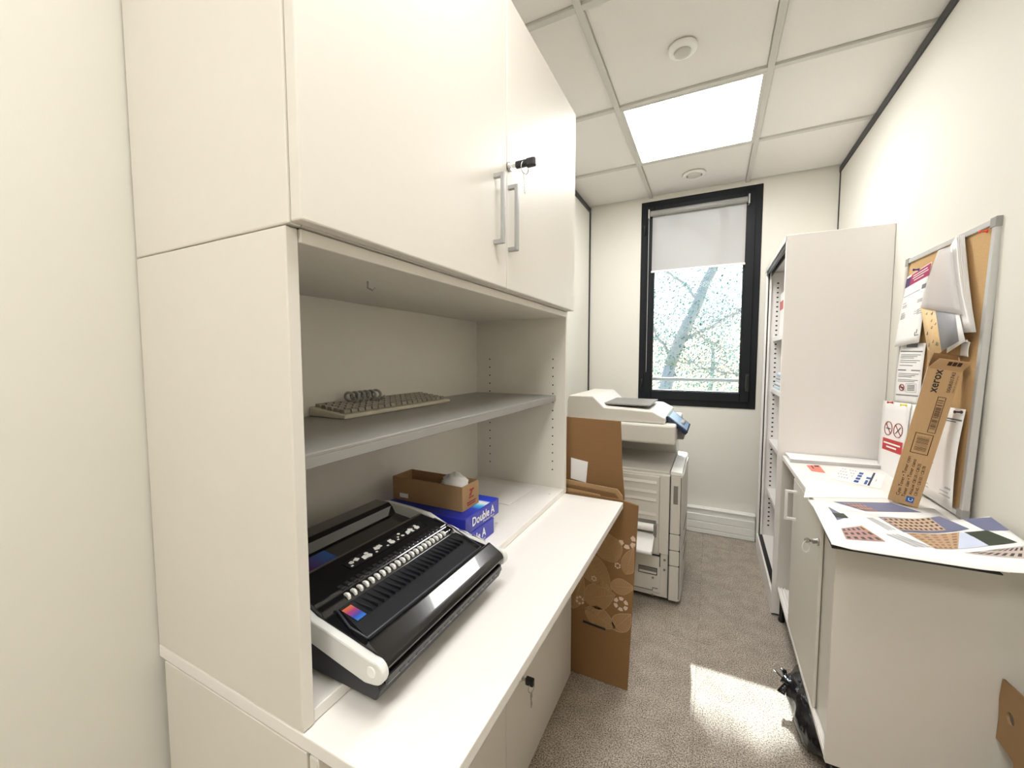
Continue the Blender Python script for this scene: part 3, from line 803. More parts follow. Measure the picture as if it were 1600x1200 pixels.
# keyboard and cable on the shelf
t = thing('keyboard', 'old cream keyboard lying at the back of hutch shelf', 'keyboard', (-.80, .85, 1.0825))
kx0, kx1, ky0, ky1 = -.855, -.735, .635, 1.04
MB().prism([(kx0, 1.0825), (kx1, 1.0825), (kx1, 1.092), (kx0, 1.106)], 'y', ky0, ky1, .003, 2).build('case', M['keyb'], t)
key0 = None
for r_ in range(5):
    for c_ in range(18):
        kx = kx1-.018-r_*.0205; ky = ky0+.016+c_*.0213; kz = 1.0925+(kx1-kx)*.1167
        if key0 is None:
            key0 = MB().prism([(-.0085, 0), (.0085, 0), (.0065, .008), (-.0065, .008)], 'y', -.0085, .0085).build('key_cap', M['keys'], t, local=True); o = key0
        else:
            o = key0.copy(); COL.objects.link(o)
        o.location = Vector((kx, ky, kz)) - Vector(t.location)
t = thing('coiled_cable', 'grey coiled cable lying on top of the old keyboard', 'cable', (-.80, .72, 1.11))
pts = []
for i in range(90):
    a = i*.42; pts.append((-.815+.020*math.cos(a), .735+.0012*i-.02, 1.122+.012*math.sin(a)))
MB().tube(pts, .0035, 6).build('cord', M['gray_lam'], t)

# ================================================================== FLATTENED CARTONS BEHIND THE CABINET END
def leaf_outline(c, l, w, ang, bend=.0):
    out = []
    for s in (1, -1):
        rng = range(0, 13) if s == 1 else range(12, -1, -1)
        for i in rng:
            q = i/12; ww = w*math.sin(PI*q**.8)*s*.5
            x = (q-.5)*l; y = ww + bend*math.sin(PI*q)
            out.append((c[0]+x*math.cos(ang)-y*math.sin(ang), c[1]+x*math.sin(ang)+y*math.cos(ang)))
    return out

t = thing('flat_carton', 'brown flattened carton printed with pale leaves and recycling arrows', 'carton', (-.45, 1.445, 0))
yc = 1.444
def cx_(x, z): return x + .027*(z/.70) if x > -.3 else x
MB().prism([(-.80, .002), (-.246, .001), (-.219, .700), (-.285, .712), (-.80, .712)], 'y', yc-.003, yc+.004, .0006).build('sheet', M['card'], t)
yd = yc-.0036
for (px1, py1, l, w, ang) in ((949, 853, .13, .10, 2.1), (930, 893, .17, .10, -.75), (986, 876, .12, .06, 1.25), (903, 925, .15, .055, 1.3), (936, 932, .13, .10, .35), (972, 917, .09, .06, .15), (938, 966, .13, .08, -.35), (972, 972, .10, .065, .9)):
    p = at_y(px1, py1, yd)
    ol = [(min(x, -.232), z) for x, z in leaf_outline((p.x, p.z), l, w, ang)]
    lf = MB().poly([(x, yd+.0003, z) for x, z in ol[:13]+ol[14:-1]]).build('leaf_print', M['card_fill'], t)
    lv = MB().tube([(x, yd, z) for x, z in ol], .0011, 4, closed=True)
    a, b = ol[0], ol[12]
    lv.tube([(a[0], yd, a[1]), (b[0], yd, b[1])], .0008, 4)
    for q in range(2, 11):
        m_ = (a[0]+(b[0]-a[0])*q/12, a[1]+(b[1]-a[1])*q/12)
        for e in (ol[min(12, q+1)], ol[25-min(12, q+1)]): lv.tube([(m_[0], yd, m_[1]), (e[0], yd, e[1])], .0005, 3)
    lv.build('leaf_veins', M['card_print'], lf)
def recyc(mb, cx, cz, r, n=6, half=False):
    for k in range(n):
        if half and k in (1, 2): continue
        a0 = 2*PI*k/n + .1; a1 = a0 + 2*PI/n*.72
        am = (a0+a1)/2
        mb.poly([(cx+r*.55*math.cos(a0), yd, cz+r*.55*math.sin(a0)), (cx+r*math.cos(a0), yd, cz+r*math.sin(a0)), (cx+r*1.05*math.cos(am), yd, cz+r*1.05*math.sin(am)),
                 (cx+r*math.cos(a1), yd, cz+r*math.sin(a1)), (cx+r*.55*math.cos(a1), yd, cz+r*.55*math.sin(a1))])
for px1, py1, r, hf in ((970, 944, .026, 0), (906, 938, .017, 0), (965, 884, .011, 0), (928, 904, .010, 0), (980, 845, .030, 1)):
    p = at_y(px1, py1, yd-.0006); rc = MB(); recyc(rc, p.x, p.z, r, 6, hf)
    rc.build('recycling_print', M['card_print2'], t)
a, b = at_y(911, 972, yd), at_y(946, 985, yd)
MB().poly([(a.x, yd-.0012, a.z), (b.x, yd-.0012, b.z), (b.x, yd-.0012, b.z+.009), (a.x, yd-.0012, a.z+.009)]).build('hand_slot', M['ink'], t)

for i, (yy, x1, z1, m, lab) in enumerate(((1.470, -.345, .715, 'card_light', 'pale flattened carton with low rounded corner just behind the leaf printed one'),
                                          (1.490, -.292, .722, 'card', 'thin flattened carton in the middle of the stack beside the cabinet end'),
                                          (1.512, -.288, .732, 'card_light', 'flattened carton directly before the tall carton with white label'))):
    t = thing('flat_carton', lab, 'carton', (-.55, yy, 0), 'flattened cartons beside the cabinet end')
    MB().prism([(-.82, .002), (x1, .002), (x1, z1-.03), (x1-.02, z1-.006), (-.82, z1+.02)], 'y', yy-.003, yy+.003, .0006).build('sheet', M[m], t)
    MB().prism([(-.78, .25), (x1-.002, .22), (x1-.004, z1-.05), (-.78, z1-.012)], 'y', yy+.0036, yy+.0085, .0006).build('inner_flap', M['card_dark'], t)
t = thing('flat_carton', 'tall brown carton with white label standing behind the flattened stack', 'carton', (-.55, 1.545, 0))
MB().prism([(-.84, .002), (-.300, .002), (-.287, .70), (-.297, .80), (-.305, .98), (-.84, .99)], 'y', 1.538, 1.546, .0008).build('sheet', M['card'], t)
MB().poly([(-.50, 1.5374, .735), (-.437, 1.5374, .725), (-.43, 1.5374, .81), (-.50, 1.5374, .82)]).build('white_label', M['paper'], t, solid=.0004)

# ================================================================== COPIER
t = thing('copier', 'grey white floor standing office copier with open side tray', 'copier', (-.4, 2.32, 0))
cx0, cx1, cy0, cy1 = -.70, -.165, 2.05, 2.60
box('body', M['copier'], t, cx0, cx1, cy0+.006, cy1, .03, .655, .008, 2)
def front_door(z0, z1, y0=cy0, y1=2.52):
    pr = [(-.164, y0), (-.125, y0), (-.112, y0+.012), (-.108, y0+.06), (-.108, y1-.03), (-.118, y1), (-.164, y1)]
    return MB().prism(pr, 'z', z0, z1, .004, 2).build('front_cover' if z1 > .5 else 'paper_drawer', M['copier'], t)
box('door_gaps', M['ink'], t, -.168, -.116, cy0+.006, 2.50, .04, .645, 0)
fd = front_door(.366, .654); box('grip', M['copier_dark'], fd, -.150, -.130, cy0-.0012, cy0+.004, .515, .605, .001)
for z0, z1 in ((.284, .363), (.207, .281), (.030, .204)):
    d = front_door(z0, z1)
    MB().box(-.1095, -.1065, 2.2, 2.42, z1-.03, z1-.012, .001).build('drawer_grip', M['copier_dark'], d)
# side panels facing the viewer
sp = MB().box(-.66, -.215, cy0-.002, cy0+.006, .405, .64, .002).build('side_cover', M['copier'], t)
for z in (.607, .560, .52, .447):
    MB().prism([(cy0-.002, z-.006), (cy0-.007, z-.004), (cy0-.002, z+.010)], 'x', -.65, -.228).build('ridge', M['copier'], sp)
MB().box(-.213, -.167, cy0-.001, cy0+.006, .255, .65, .002).build('side_post', M['copier'], t)
lp = MB().box(-.66, -.2, cy0-.003, cy0+.006, .055, .238, .002).build('lower_cover', M['copier'], t)
hz = at_y(1012, 891, cy0-.003)
MB().box(-.304, -.218, cy0-.0036, cy0-.002, .146, .178, .0003).box(-.302, -.220, cy0-.0040, cy0-.0036, .150, .176, .0001).build('recess', M['copier_dark'], lp)
fr_ = MB()
for a in ((-.306, -.216, .178, .1805), (-.306, -.216, .1435, .146), (-.306, -.304, .146, .178), (-.218, -.216, .146, .178)): fr_.box(a[0], a[1], cy0-.0042, cy0-.002, a[2], a[3])
fr_.box(-.66, -.235, cy0-.0042, cy0-.002, .062, .0645).box(-.237, -.235, cy0-.0042, cy0-.002, .0645, .078).box(-.235, -.212, cy0-.0042, cy0-.002, .0755, .078).build('recess_outline', M['ink'], lp)
MB().box(-.302, -.220, cy0-.010, cy0-.003, .150, .158, .001).build('pull', M['copier'], lp)
for (x, z) in ((-.236, .128), (-.236, .040), (-.183, .23), (-.183, .18)):
    MB().box(x-.005, x+.005, cy0-.005, cy0-.002, z-.005, z+.005, .0005).build('screw_cover', M['copier_dark'], t)
gp = MB()
gp.box(-.66, -.205, cy0-.0035, cy0+.004, .243, .247); gp.box(-.207, -.203, cy0-.0035, cy0+.004, .19, .26); gp.box(-.167, -.164, cy0-.0025, cy0+.004, .03, .65)
gp.build('panel_gaps', M['ink'], t)
# open bypass tray
tr_ = MB().prism([(cy0+.004, .355), (cy0+.004, .345), (1.952, .283), (1.949, .293), (1.953, .300)], 'x', -.52, -.235, .002).build('bypass_tray', M['white_plastic'], t)
MB().prism([(cy0+.004, .356), (1.960, .297), (1.960, .303), (cy0+.004, .363)], 'x', -.330, -.322).build('paper_guide', M['ink_lgray'], tr_)
MB().prism([(cy0+.004, .345), (1.952, .285), (1.952, .303), (cy0+.004, .372)], 'x', -.238, -.232).build('tray_edge', M['white_plastic'], tr_)
MB().lathe([(.016, 0), (.018, .004), (.018, .282), (.016, .286)], (-.521, cy0-.012, .386), axis='x', n=20).build('feed_cover', M['white_plastic'], t)
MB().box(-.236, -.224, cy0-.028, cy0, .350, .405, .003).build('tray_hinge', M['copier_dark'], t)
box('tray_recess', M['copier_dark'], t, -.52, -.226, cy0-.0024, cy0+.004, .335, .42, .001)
# upper parts: output shelf, scanner, document feeder, control panel
MB().prism([(-.165, .655), (-.118, .655), (-.112, .662), (-.116, .672), (-.165, .676)], 'y', cy0, 2.52, .002).build('front_ledge', M['white_plastic'], t)
MB().box(cx0, -.50, cy0+.01, cy1, .655, .80, .006, 2).box(-.50, -.17, 2.50, cy1, .655, .80, .006, 2).box(-.50, -.17, cy0+.01, 2.50, .655, .668, .003).build('output_bay', M['copier'], t)
MB().box(cx0, -.150, cy0+.005, cy1, .80, .895, .010, 2).build('scanner', M['copier'], t)
MB().prism([(-.70, .896), (-.20, .896), (-.20, .925), (-.26, .955), (-.50, .965), (-.56, 1.02), (-.69, 1.02), (-.70, .99)], 'y', cy0+.03, cy1-.01, .006, 2).build('document_feeder', M['copier'], t)
MB().box(-.56, -.28, cy0+.10, cy1-.12, .972, .980, .002).build('feeder_tray', M['copier_dark'], t)
cp = MB().box(-.10, .10, -.135, .135, -.010, .010, .004, 2, Matrix.Translation((-.152, 2.27, .886)) @ Matrix.Rotation(math.radians(38), 4, 'Y') @ Matrix.Diagonal((.62, 1, 1, 1))).build('control_panel', M['navy'], t)
MB().box(-.085, .085, -.115, .115, .0102, .0112, 0, 1, Matrix.Translation((-.152, 2.27, .886)) @ Matrix.Rotation(math.radians(38), 4, 'Y') @ Matrix.Diagonal((.62, 1, 1, 1))).build('screen', M['screen'], cp)
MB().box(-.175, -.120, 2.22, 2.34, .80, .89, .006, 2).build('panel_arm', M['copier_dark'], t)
for x in (-.62, -.20):
    for y in (2.12, 2.53):
        MB().lathe([(.024, -.010), (.027, -.006), (.027, .006), (.024, .010)], (x, y, .0275), axis='x', n=16).box(x-.014, x+.014, y-.014, y+.014, .044, .052).build('caster', M['black_plastic'], t)
MB().box(cx0+.03, cx1-.02, cy0+.04, cy1-.03, .012, .031).build('under_tray', M['black_matte'], t)

# ================================================================== LOCKER (tall cabinet)
LX, LX1, LY0, LY1, LZ = .282, .654, 2.193, 2.960, 1.768
t = thing('tall_cabinet', 'tall white steel cabinet with open front and slotted shelf posts', 'cabinet', (.47, 2.57, 0))
box('side_panel', M['locker'], t, LX, LX1, LY0, LY0+.016, .012, LZ, .0015, label='wide side panel facing the entrance')
box('side_panel', M['locker'], t, LX+.03, LX1, LY1-.016, LY1, .012, LZ-.026, .0015)
box('top_panel', M['locker'], t, LX, LX1, LY0+.0165, LY1, LZ-.024, LZ, .002)
box('back_panel', M['locker'], t, LX1-.008, LX1, LY0+.0165, LY1-.0165, .02, LZ-.0245, 0)
box('bottom_panel', M['locker'], t, LX+.032, LX1-.009, LY0+.0165, LY1-.0165, .085, .10, .001)
MB().box(LX, LX+.012, LY1-.030, LY1, .012, LZ-.026, .002).box(LX+.018, LX+.030, LY1-.034, LY1, .012, LZ-.026, .002).build('front_post', M['locker'], t)
box('post_seal', M['seal'], t, LX+.0122, LX+.0178, LY1-.030, LY1-.004, .10, LZ-.03, 0)
box('plinth', M['locker'], t, LX, LX+.010, LY0+.0165, LY1-.031, .0, .104, .002)
tk = box('bottom_track', M['black_plastic'], t, LX+.0105, LX+.031, LY0+.0165, LY1-.031, .085, .104, .001)
MB().box(LX+.002, LX+.006, LY0+.017, LY1-.035, LZ-.050, LZ-.0245).box(LX+.026, LX+.030, LY0+.017, LY1-.035, LZ-.050, LZ-.0245).build('top_track', M['black_plastic'], t)
box('fascia', M['tee'], t, LX-.0025, LX-.0002, LY0, LY1, LZ-.026, LZ-.001, .0006)
sl_ = MB()
for i in range(54): sl_.box(LX+.058, LX+.068, LY1-.0166, LY1-.0161, .16+i*.0285, .168+i*.0285)
sl_.build('shelf_slots', M['ink'], t, kind='stuff')
SHZ = (.405, .715, 1.035, 1.345)
for z in SHZ:
    s_ = MB().box(LX+.048, LX1-.010, LY0+.018, LY1-.018, z-.004, z, .001).box(LX+.048, LX+.052, LY0+.018, LY1-.018, z-.024, z-.0042).build('shelf', M['locker'], t)
for x in (LX+.03, LX1-.03):
    for y in (LY0+.03, LY1-.03): MB().lathe([(.014, 0), (.014, .008), (.010, .013)], (x, y, 0), n=12).build('foot', M['black_plastic'], t)

def small_stack(name, x0, x1, y0, y1, z, n, h, mats, label, cat):
    o = thing(name, label, cat, ((x0+x1)/2, (y0+y1)/2, z))
    for i in range(n):
        dx, dy = random.uniform(-.006, .006), random.uniform(-.008, .008)
        MB().box(x0+dx, x1+dx, y0+dy, y1+dy, z+.0003+i*h, z+.0002+(i+1)*h-.0004, .0004).build('sheet', M[mats[i % len(mats)]], o)
    return o
small_stack('paper_bundle', .345, .60, 2.70, 2.92, 1.0352, 9, .007, ['paper', 'bag_blue', 'paper', 'photo_gray', 'paper'], 'loose bundle of papers and pale blue sleeves on cabinet shelf', 'paper')
small_stack('paper_bundle', .350, .60, 2.60, 2.85, 1.1000, 3, .012, ['paper', 'bag_blue', 'paper'], 'thin top bundle of sleeves resting on the lower paper bundle', 'paper')
for i in range(4):
    y0 = 2.70 + i*.045
    o = thing('ring_binder', ('white upright binder with red mark, first from the cabinet\'s near side', 'white upright binder with red mark, second from the cabinet\'s near side', 'white upright binder with red mark, third from the cabinet\'s near side', 'white upright binder with red mark, nearest to the slotted far panel')[i], 'binder', (.47, y0+.02, 1.3452), 'binders on the upper cabinet shelf')
    box('cover', M['paper'], o, .352, .60, y0, y0+.040, 1.3455, 1.60, .003)
    box('spine_mark', M['red'], o, .3508, .352, y0+.006, y0+.034, 1.50, 1.55, 0)

# ================================================================== LOW CABINET
CX, CX1, CY0, CY1, CZ0, CZ = .300, .654, 1.28, 2.190, .135, .773
t = thing('low_cabinet', 'low cream sliding door cabinet on black feet along right wall', 'cabinet', (.48, 1.73, 0))
box('top_panel', M['worktop'], t, CX, CX1, CY0, CY1, CZ-.019, CZ, .0015)
box('side_panel', M['laminate'], t, CX, CX1, CY0, CY0+.018, CZ0, CZ-.0195, .0015)
box('side_panel', M['laminate'], t, CX, CX1, CY1-.018, CY1, CZ0, CZ-.0195, .0015)
box('bottom_panel', M['worktop'], t, CX+.001, CX1, CY0+.0185, CY1-.0185, CZ0, CZ0+.016, .001)
box('back_panel', M['laminate'], t, CX1-.008, CX1, CY0+.0185, CY1-.0185, CZ0+.0165, CZ-.0195, 0)
box('shelf', M['laminate'], t, CX+.06, CX1-.009, CY0+.019, CY1-.019, .44, .456, .001)
tk = MB()
for x in (CX+.004, CX+.015, CX+.026): tk.box(x, x+.003, CY0+.019, CY1-.019, CZ0+.0162, CZ0+.022)
tk.build('bottom_track', M['white_plastic'], t)
d1 = box('sliding_door', M['laminate'], t, CX+.001, CX+.010, 1.445, 1.890, CZ0+.0225, CZ-.024, .002)
d2 = box('sliding_door', M['laminate'], t, CX+.012, CX+.021, 1.300, 1.745, CZ0+.0225, CZ-.024, .002)
box('edge_strip', M['white_plastic'], d2, CX+.0105, CX+.0118, 1.302, 1.325, .46, CZ-.03, .0003)
hy, hz0, hz1 = 1.825, .600, .715
MB().box(CX-.030, CX+.006, hy-.004, hy+.004, hz1-.009, hz1, .001).box(CX-.030, CX+.006, hy-.004, hy+.004, hz0, hz0+.009, .001).box(CX-.036, CX-.027, hy-.005, hy+.005, hz0, hz1, .001).build('handle', M['white_plastic'], d1)
MB().lathe([(.011, 0), (.011, -.004), (.008, -.006), (.008, -.016)], (CX+.001, 1.462, .668), axis='x', n=16).build('lock', M['chrome'], d1)
for x in (CX+.02, CX1-.03):
    for y in (CY0+.025, CY1-.03): MB().lathe([(.011, 0), (.014, .004), (.014, .012), (.010, .02), (.010, CZ0-.0005)], (x, y, 0), n=14).build('foot', M['black_plastic'], t)
kx, ky, kz = CX-.0155, 1.462, .668
t = thing('key', 'small steel key with clear ring in the low cabinet door', 'key', (kx, ky, kz))
MB().box(kx-.006, kx, ky-.001, ky+.001, kz-.0035, kz+.0035).lathe([(.008, -.001), (.008, .001)], (kx-.012, ky, kz), axis='y', n=14).build('blade', M['chrome'], t)
MB().tube([(kx-.014+.010*math.cos(2*PI*i/18), ky+.004*math.cos(2*PI*i/18), kz-.020+.018*math.sin(2*PI*i/18)) for i in range(18)], .0012, 6, closed=True).build('key_ring', M['white_plastic'], t)

# bin bag under the low cabinet
t = thing('bin_bag', 'knotted black bin bag lying under the low cabinet edge', 'bag', (.37, 1.58, 0))
def bagfn(u, v):
    a, b = 2*PI*u, PI*(v-.5)
    k = 1 + .05*math.sin(5*a+1.3) + .035*math.sin(9*a+4*b) + .03*math.sin(13*a-3*b)
    c = math.copysign(abs(math.cos(b))**.7, math.cos(b))
    return (.370+.108*k*math.cos(a)*c, 1.572+.212*k*math.sin(a)*c, max(.0015, .060+.060*math.sin(b)*(1+.1*math.sin(4*a))))
MB().grid(bagfn, 48, 20).build('body', M['bag'], t)
neck = MB()
neck.tube([(.300, 1.63, .075), (.284, 1.635, .078), (.270, 1.64, .076), (.258, 1.65, .080)], [.034, .016, .010, .016], 10)
for d in ((-.035, .030, .012), (-.022, -.030, -.024), (-.008, .036, .022)):
    d = Vector(d); w = d.cross(Vector((.3, .5, 1))).normalized()*.013
    p = Vector((.268, 1.64, .076)); e = p+d
    neck.grid(bilin(p-w*.5, e-w, e+w, p+w*.5), 4, 2)
neck.build('knot', M['bag'], t, solid=.001)

# cardboard panel at the lower right edge of the frame
t = thing('cardboard_panel', 'cut brown cardboard panel with round hole leaning by right wall', 'carton', (.605, 1.1, 0))
mb = plate([(.62, 0), (1.205, 0), (1.205, .30), (1.22, .342), (1.279, .345), (1.276, .40), (1.279, .44), (1.273, .492), (1.19, .502), (.62, .56)], [(1.238, .424, .0135)], .005)
MX = Matrix(((0, 0, 1, .612), (1, 0, 0, 0), (0, 1, 0, 0), (0, 0, 0, 1)))
bmesh.ops.transform(mb.bm, matrix=Matrix.Translation((0, 0, 0.001)) @ MX, verts=mb.bm.verts[:])
mb.build('sheet', M['card_mid'], t)

# ================================================================== THINGS ON THE LOW CABINET
T0 = CZ + .0006
t = thing('paper_stack', 'neat stack of white paper against the tall white cabinet', 'paper', (.47, 2.12, T0))
for i in range(7):
    d = random.uniform(-.003, .003)
    q = [(.312+d, 2.050+d), (.628+d, 2.085-d), (.632+d, 2.186), (.312-d, 2.186)]
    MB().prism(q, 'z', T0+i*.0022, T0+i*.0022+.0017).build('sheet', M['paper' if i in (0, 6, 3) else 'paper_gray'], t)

def flat_quad(pix, z): return [at_z(px, py, z) for px, py in pix]
t = thing('calendar_sheet', 'white year calendar sheet with blue blocks before the paper stack', 'paper', (.46, 1.88, T0))
cal = bilin(*flat_quad(((1292, 746.5), (1376, 764), (1384, 742), (1310, 728)), T0+.0004))
MB().grid(cal, 1, 1, False).build('sheet', M['paper'], t, solid=.0003)
def on_quad(fn, rects, name, m, parent, off=.0006, nv=Vector((0, 0, 1))):
    mb = MB()
    for (u0, v0, u1, v1) in rects: mb.poly([fn(u0, v0)+nv*off, fn(u1, v0)+nv*off, fn(u1, v1)+nv*off, fn(u0, v1)+nv*off])
    return mb.build(name, m, parent)
on_quad(cal, [(.50, .08+i*.2, .585, .22+i*.2) for i in range(4)] + [(.69, .08, .74, .36), (.68, .45, .76, .58)], 'blue_blocks', M['blue_ink'], t)
on_quad(cal, [(.76, .04, .80, .98)], 'navy_bar', M['navy_ink'], t)
on_quad(cal, [(.12+i*.055, .2+j*.2, .15+i*.055, .27+j*.2) for i in range(6) for j in range(4) if (i+j) % 5] + [(.86, .4, .88, .55)], 'grey_dates', M['ink_lgray'], t)
t = thing('coral_slip', 'small coral red slip of paper before the white paper stack', 'paper', (.38, 1.97, T0))
cs = bilin(*flat_quad(((1268, 736), (1290, 739), (1280, 727), (1260, 727)), T0+.0004))
MB().grid(cs, 1, 1, False).build('sheet', M['coral'], t, solid=.0003)
on_quad(cs, [(.3, .45, .4, .95), (.55, .75, .9, .95)], 'dark_letters', M['ink'], t)
t = thing('paper_sheet', 'pale blank sheet on the cabinet top left of the toner carton', 'paper', (.42, 1.72, T0))
MB().grid(bilin(*flat_quad(((1256, 777), (1384, 778), (1378, 766), (1262, 750)), T0+.0002)), 1, 1, False).build('sheet', M['paper'], t, solid=.0003)

# prints on a black board, overhanging the near cabinet edge
def H1(x, y):                                   # height of the top print over (x, y)
    lift = min(1.05, max(0.0, (x-.50)/.145))
    edge = max(0.0, 1-(x-.268)/.03)*.004
    return CZ + .0075 + .040*lift**1.6*(.4+.6*(y-1.15)/.28) + edge
t = thing('poster_print', 'large glossy print with building photos on top of the black board', 'print', (.45, 1.3, CZ))
PQ = [at_z(1299, 853, CZ+.008), Vector((.640, 1.165, 0)), Vector((.640, 1.432, 0)), at_z(1280, 790, CZ+.008)]
pq = bilin(*PQ)
def pf(u, v):
    p = pq(u, v); return Vector((p.x, p.y, H1(p.x, p.y)))
MB().grid(pf, 30, 8).build('sheet', M['paper'], t, solid=.0008)
def picture(pix, m, name, parent, off=.0009, n=8, hf=H1, dz=.0):
    """flat print on the sheet; corners given as sheet positions"""
    c = []
    for px, py in pix:
        lo, hi = CZ-.02, CZ+.10
        for _ in range(40):
            z = (lo+hi)/2; p = at_z(px, py, z)
            if z > hf(p.x, p.y): hi = z
            else: lo = z
        p.x = min(p.x, .640); c.append(p)
    q = bilin(*c)
    def f(u, v):
        p = q(u, v); return Vector((p.x, p.y, hf(p.x, p.y)+off))
    return MB().grid(f, n, n).build(name, m, parent)
picture(((1412, 832), (1515, 827), (1468, 807), (1372, 808)), M['sky_print'], 'photo', t)
picture(((1408, 829), (1478, 829), (1452, 809), (1376, 810)), M['facade'], 'photo', t, .0015)
picture(((1462, 858), (1497, 858), (1499, 832), (1416, 833)), M['facade2'], 'photo', t)
picture(((1497, 858), (1545, 853), (1512, 833), (1499, 832)), M['pale_sky'], 'photo', t)
picture(((1545, 853), (1590, 848), (1542, 829), (1506, 832)), M['green_print'], 'photo', t)
picture(((1540, 830), (1578, 829), (1553, 808), (1503, 811)), M['sky_print'], 'photo', t)
picture(((1505, 864), (1600, 873), (1600, 853), (1560, 858)), M['facade3'], 'photo', t)
picture(((1322, 843), (1384, 847), (1346, 822), (1314, 826)), M['facade4'], 'photo', t)
picture(((1362, 834), (1384, 847), (1346, 822), (1343, 823)), M['tan_print'], 'photo', t, .0016)
picture(((1308, 813), (1324, 808), (1303, 797), (1294, 792)), M['sky_print'], 'photo', t)
picture(((1306, 809), (1326, 810), (1318, 803), (1300, 802)), M['green_print'], 'photo', t, .0016)
for i in range(6):
    a = i*.9
    picture(((1388+i*1.5*3.2, 829-i*.2), (1391+i*1.5*3.2, 829-i*.2), (1356+i*3.6, 809), (1353+i*3.6, 809)), M['ink_lgray'], 'text_column', t, n=3) if i < 3 else \
    picture(((1430+(i-3)*9, 855), (1437+(i-3)*9, 855), (1389+(i-3)*7, 835), (1384+(i-3)*7, 835)), M['ink_lgray'], 'text_column', t, n=3)
# second print and boards beneath
t = thing('poster_print', 'print with purple sky photo, half under the top building print', 'print', (.44, 1.5, CZ))
def H2(x, y): return CZ + .0012
q2 = bilin(at_z(1276, 800, CZ), Vector((.60, 1.375, 0)), Vector((.60, 1.60, 0)), at_z(1262, 781, CZ))
MB().grid(lambda u, v: Vector((q2(u, v).x, q2(u, v).y, CZ+.0012)), 4, 4).build('sheet', M['paper'], t, solid=.0006)
picture(((1352, 799), (1440, 801), (1392, 786), (1302, 784)), M['sky_print'], 'photo', t, hf=H2)
picture(((1352, 799), (1372, 799), (1346, 788), (1316, 787)), M['facade4'], 'photo', t, .0015, hf=H2)
t = thing('display_board', 'thin black backing board under the building print overhanging the cabinet', 'board', (.42, 1.28, CZ))
bq = [at_z(1299.5, 856, CZ+.003), Vector((.545, 1.160, 0)), Vector((.56, 1.36, 0)), at_z(1277, 803, CZ+.003)]
MB().prism([(p.x, p.y) for p in bq], 'z', CZ+.0022, CZ+.0048, .0004).build('board', M['black_plastic'], t)
t = thing('paper_sheet', 'blank white sheet peeking out between black board and print', 'paper', (.44, 1.3, CZ))
bq = [at_z(1297, 851, CZ+.006) + Vector((.004, .004, 0)), Vector((.56, 1.172, 0)), Vector((.57, 1.40, 0)), at_z(1270, 790, CZ+.006)]
MB().prism([(p.x, p.y) for p in bq], 'z', CZ+.0052, CZ+.0060).build('sheet', M['paper'], t)

# ------------------------------------------------------------------ cork board
BX = lambda z: .630 + .018*(z-CZ)/.80            # front face of the frame
def bp(px, py, off=.0):
    """point of the cork face behind a pixel"""
    r = ray(px, py); k = .018/.80
    tt = (.630 - off + k*(H-CZ)) / (r.x - k*r.z)
    return Vector((0, 0, H)) + r*tt
t = thing('cork_board', 'aluminium framed cork board leaning on wall above low cabinet', 'notice board', (.64, 1.78, CZ))
A, B_, C_, D_ = Vector((0, 2.060, CZ+.004)), Vector((0, 1.522, CZ+.004)), Vector((0, 1.503, 1.582)), Vector((0, 2.046, 1.588))
bq = bilin(A, B_, C_, D_)
def bpt(u, v, d): p = bq(u, v); return Vector((BX(p.z)+d, p.y, p.z))
def slab(u0, u1, v0, v1, d0, d1):
    mb = MB(); b2 = bmesh.new()
    vs = [b2.verts.new(bpt(u, v, d)) for u in (u0, u1) for v in (v0, v1) for d in (d0, d1)]
    for f in ((0, 1, 3, 2), (4, 6, 7, 5), (0, 4, 5, 1), (2, 3, 7, 6), (0, 2, 6, 4), (1, 5, 7, 3)): b2.faces.new([vs[i] for i in f])
    bmesh.ops.recalc_face_normals(b2, faces=b2.faces[:])
    bmesh.ops.bevel(b2, geom=b2.edges[:], offset=.0012, segments=1, affect='EDGES')
    mb._merge(b2); return mb
slab(.02, .98, .015, .985, .002, .008).build('cork_sheet', M['cork'], t)
fw, fh = .030, .020
slab(0, 1, 0, fh, -.004, .012).build('frame_bar', M['alu'], t); slab(0, 1, 1-fh, 1, -.004, .012).build('frame_bar', M['alu'], t)
slab(0, fw, fh, 1-fh, -.004, .012).build('frame_bar', M['alu'], t); slab(1-fw, 1, fh, 1-fh, -.004, .012).build('frame_bar', M['alu'], t)
for u0, u1 in ((-.004, .045), (.955, 1.004)):
    for v0, v1 in ((-.003, .030), (.970, 1.003)): slab(u0, u1, v0, v1, -.0055, .0125).build('corner_cap', M['gray_lam'], t)

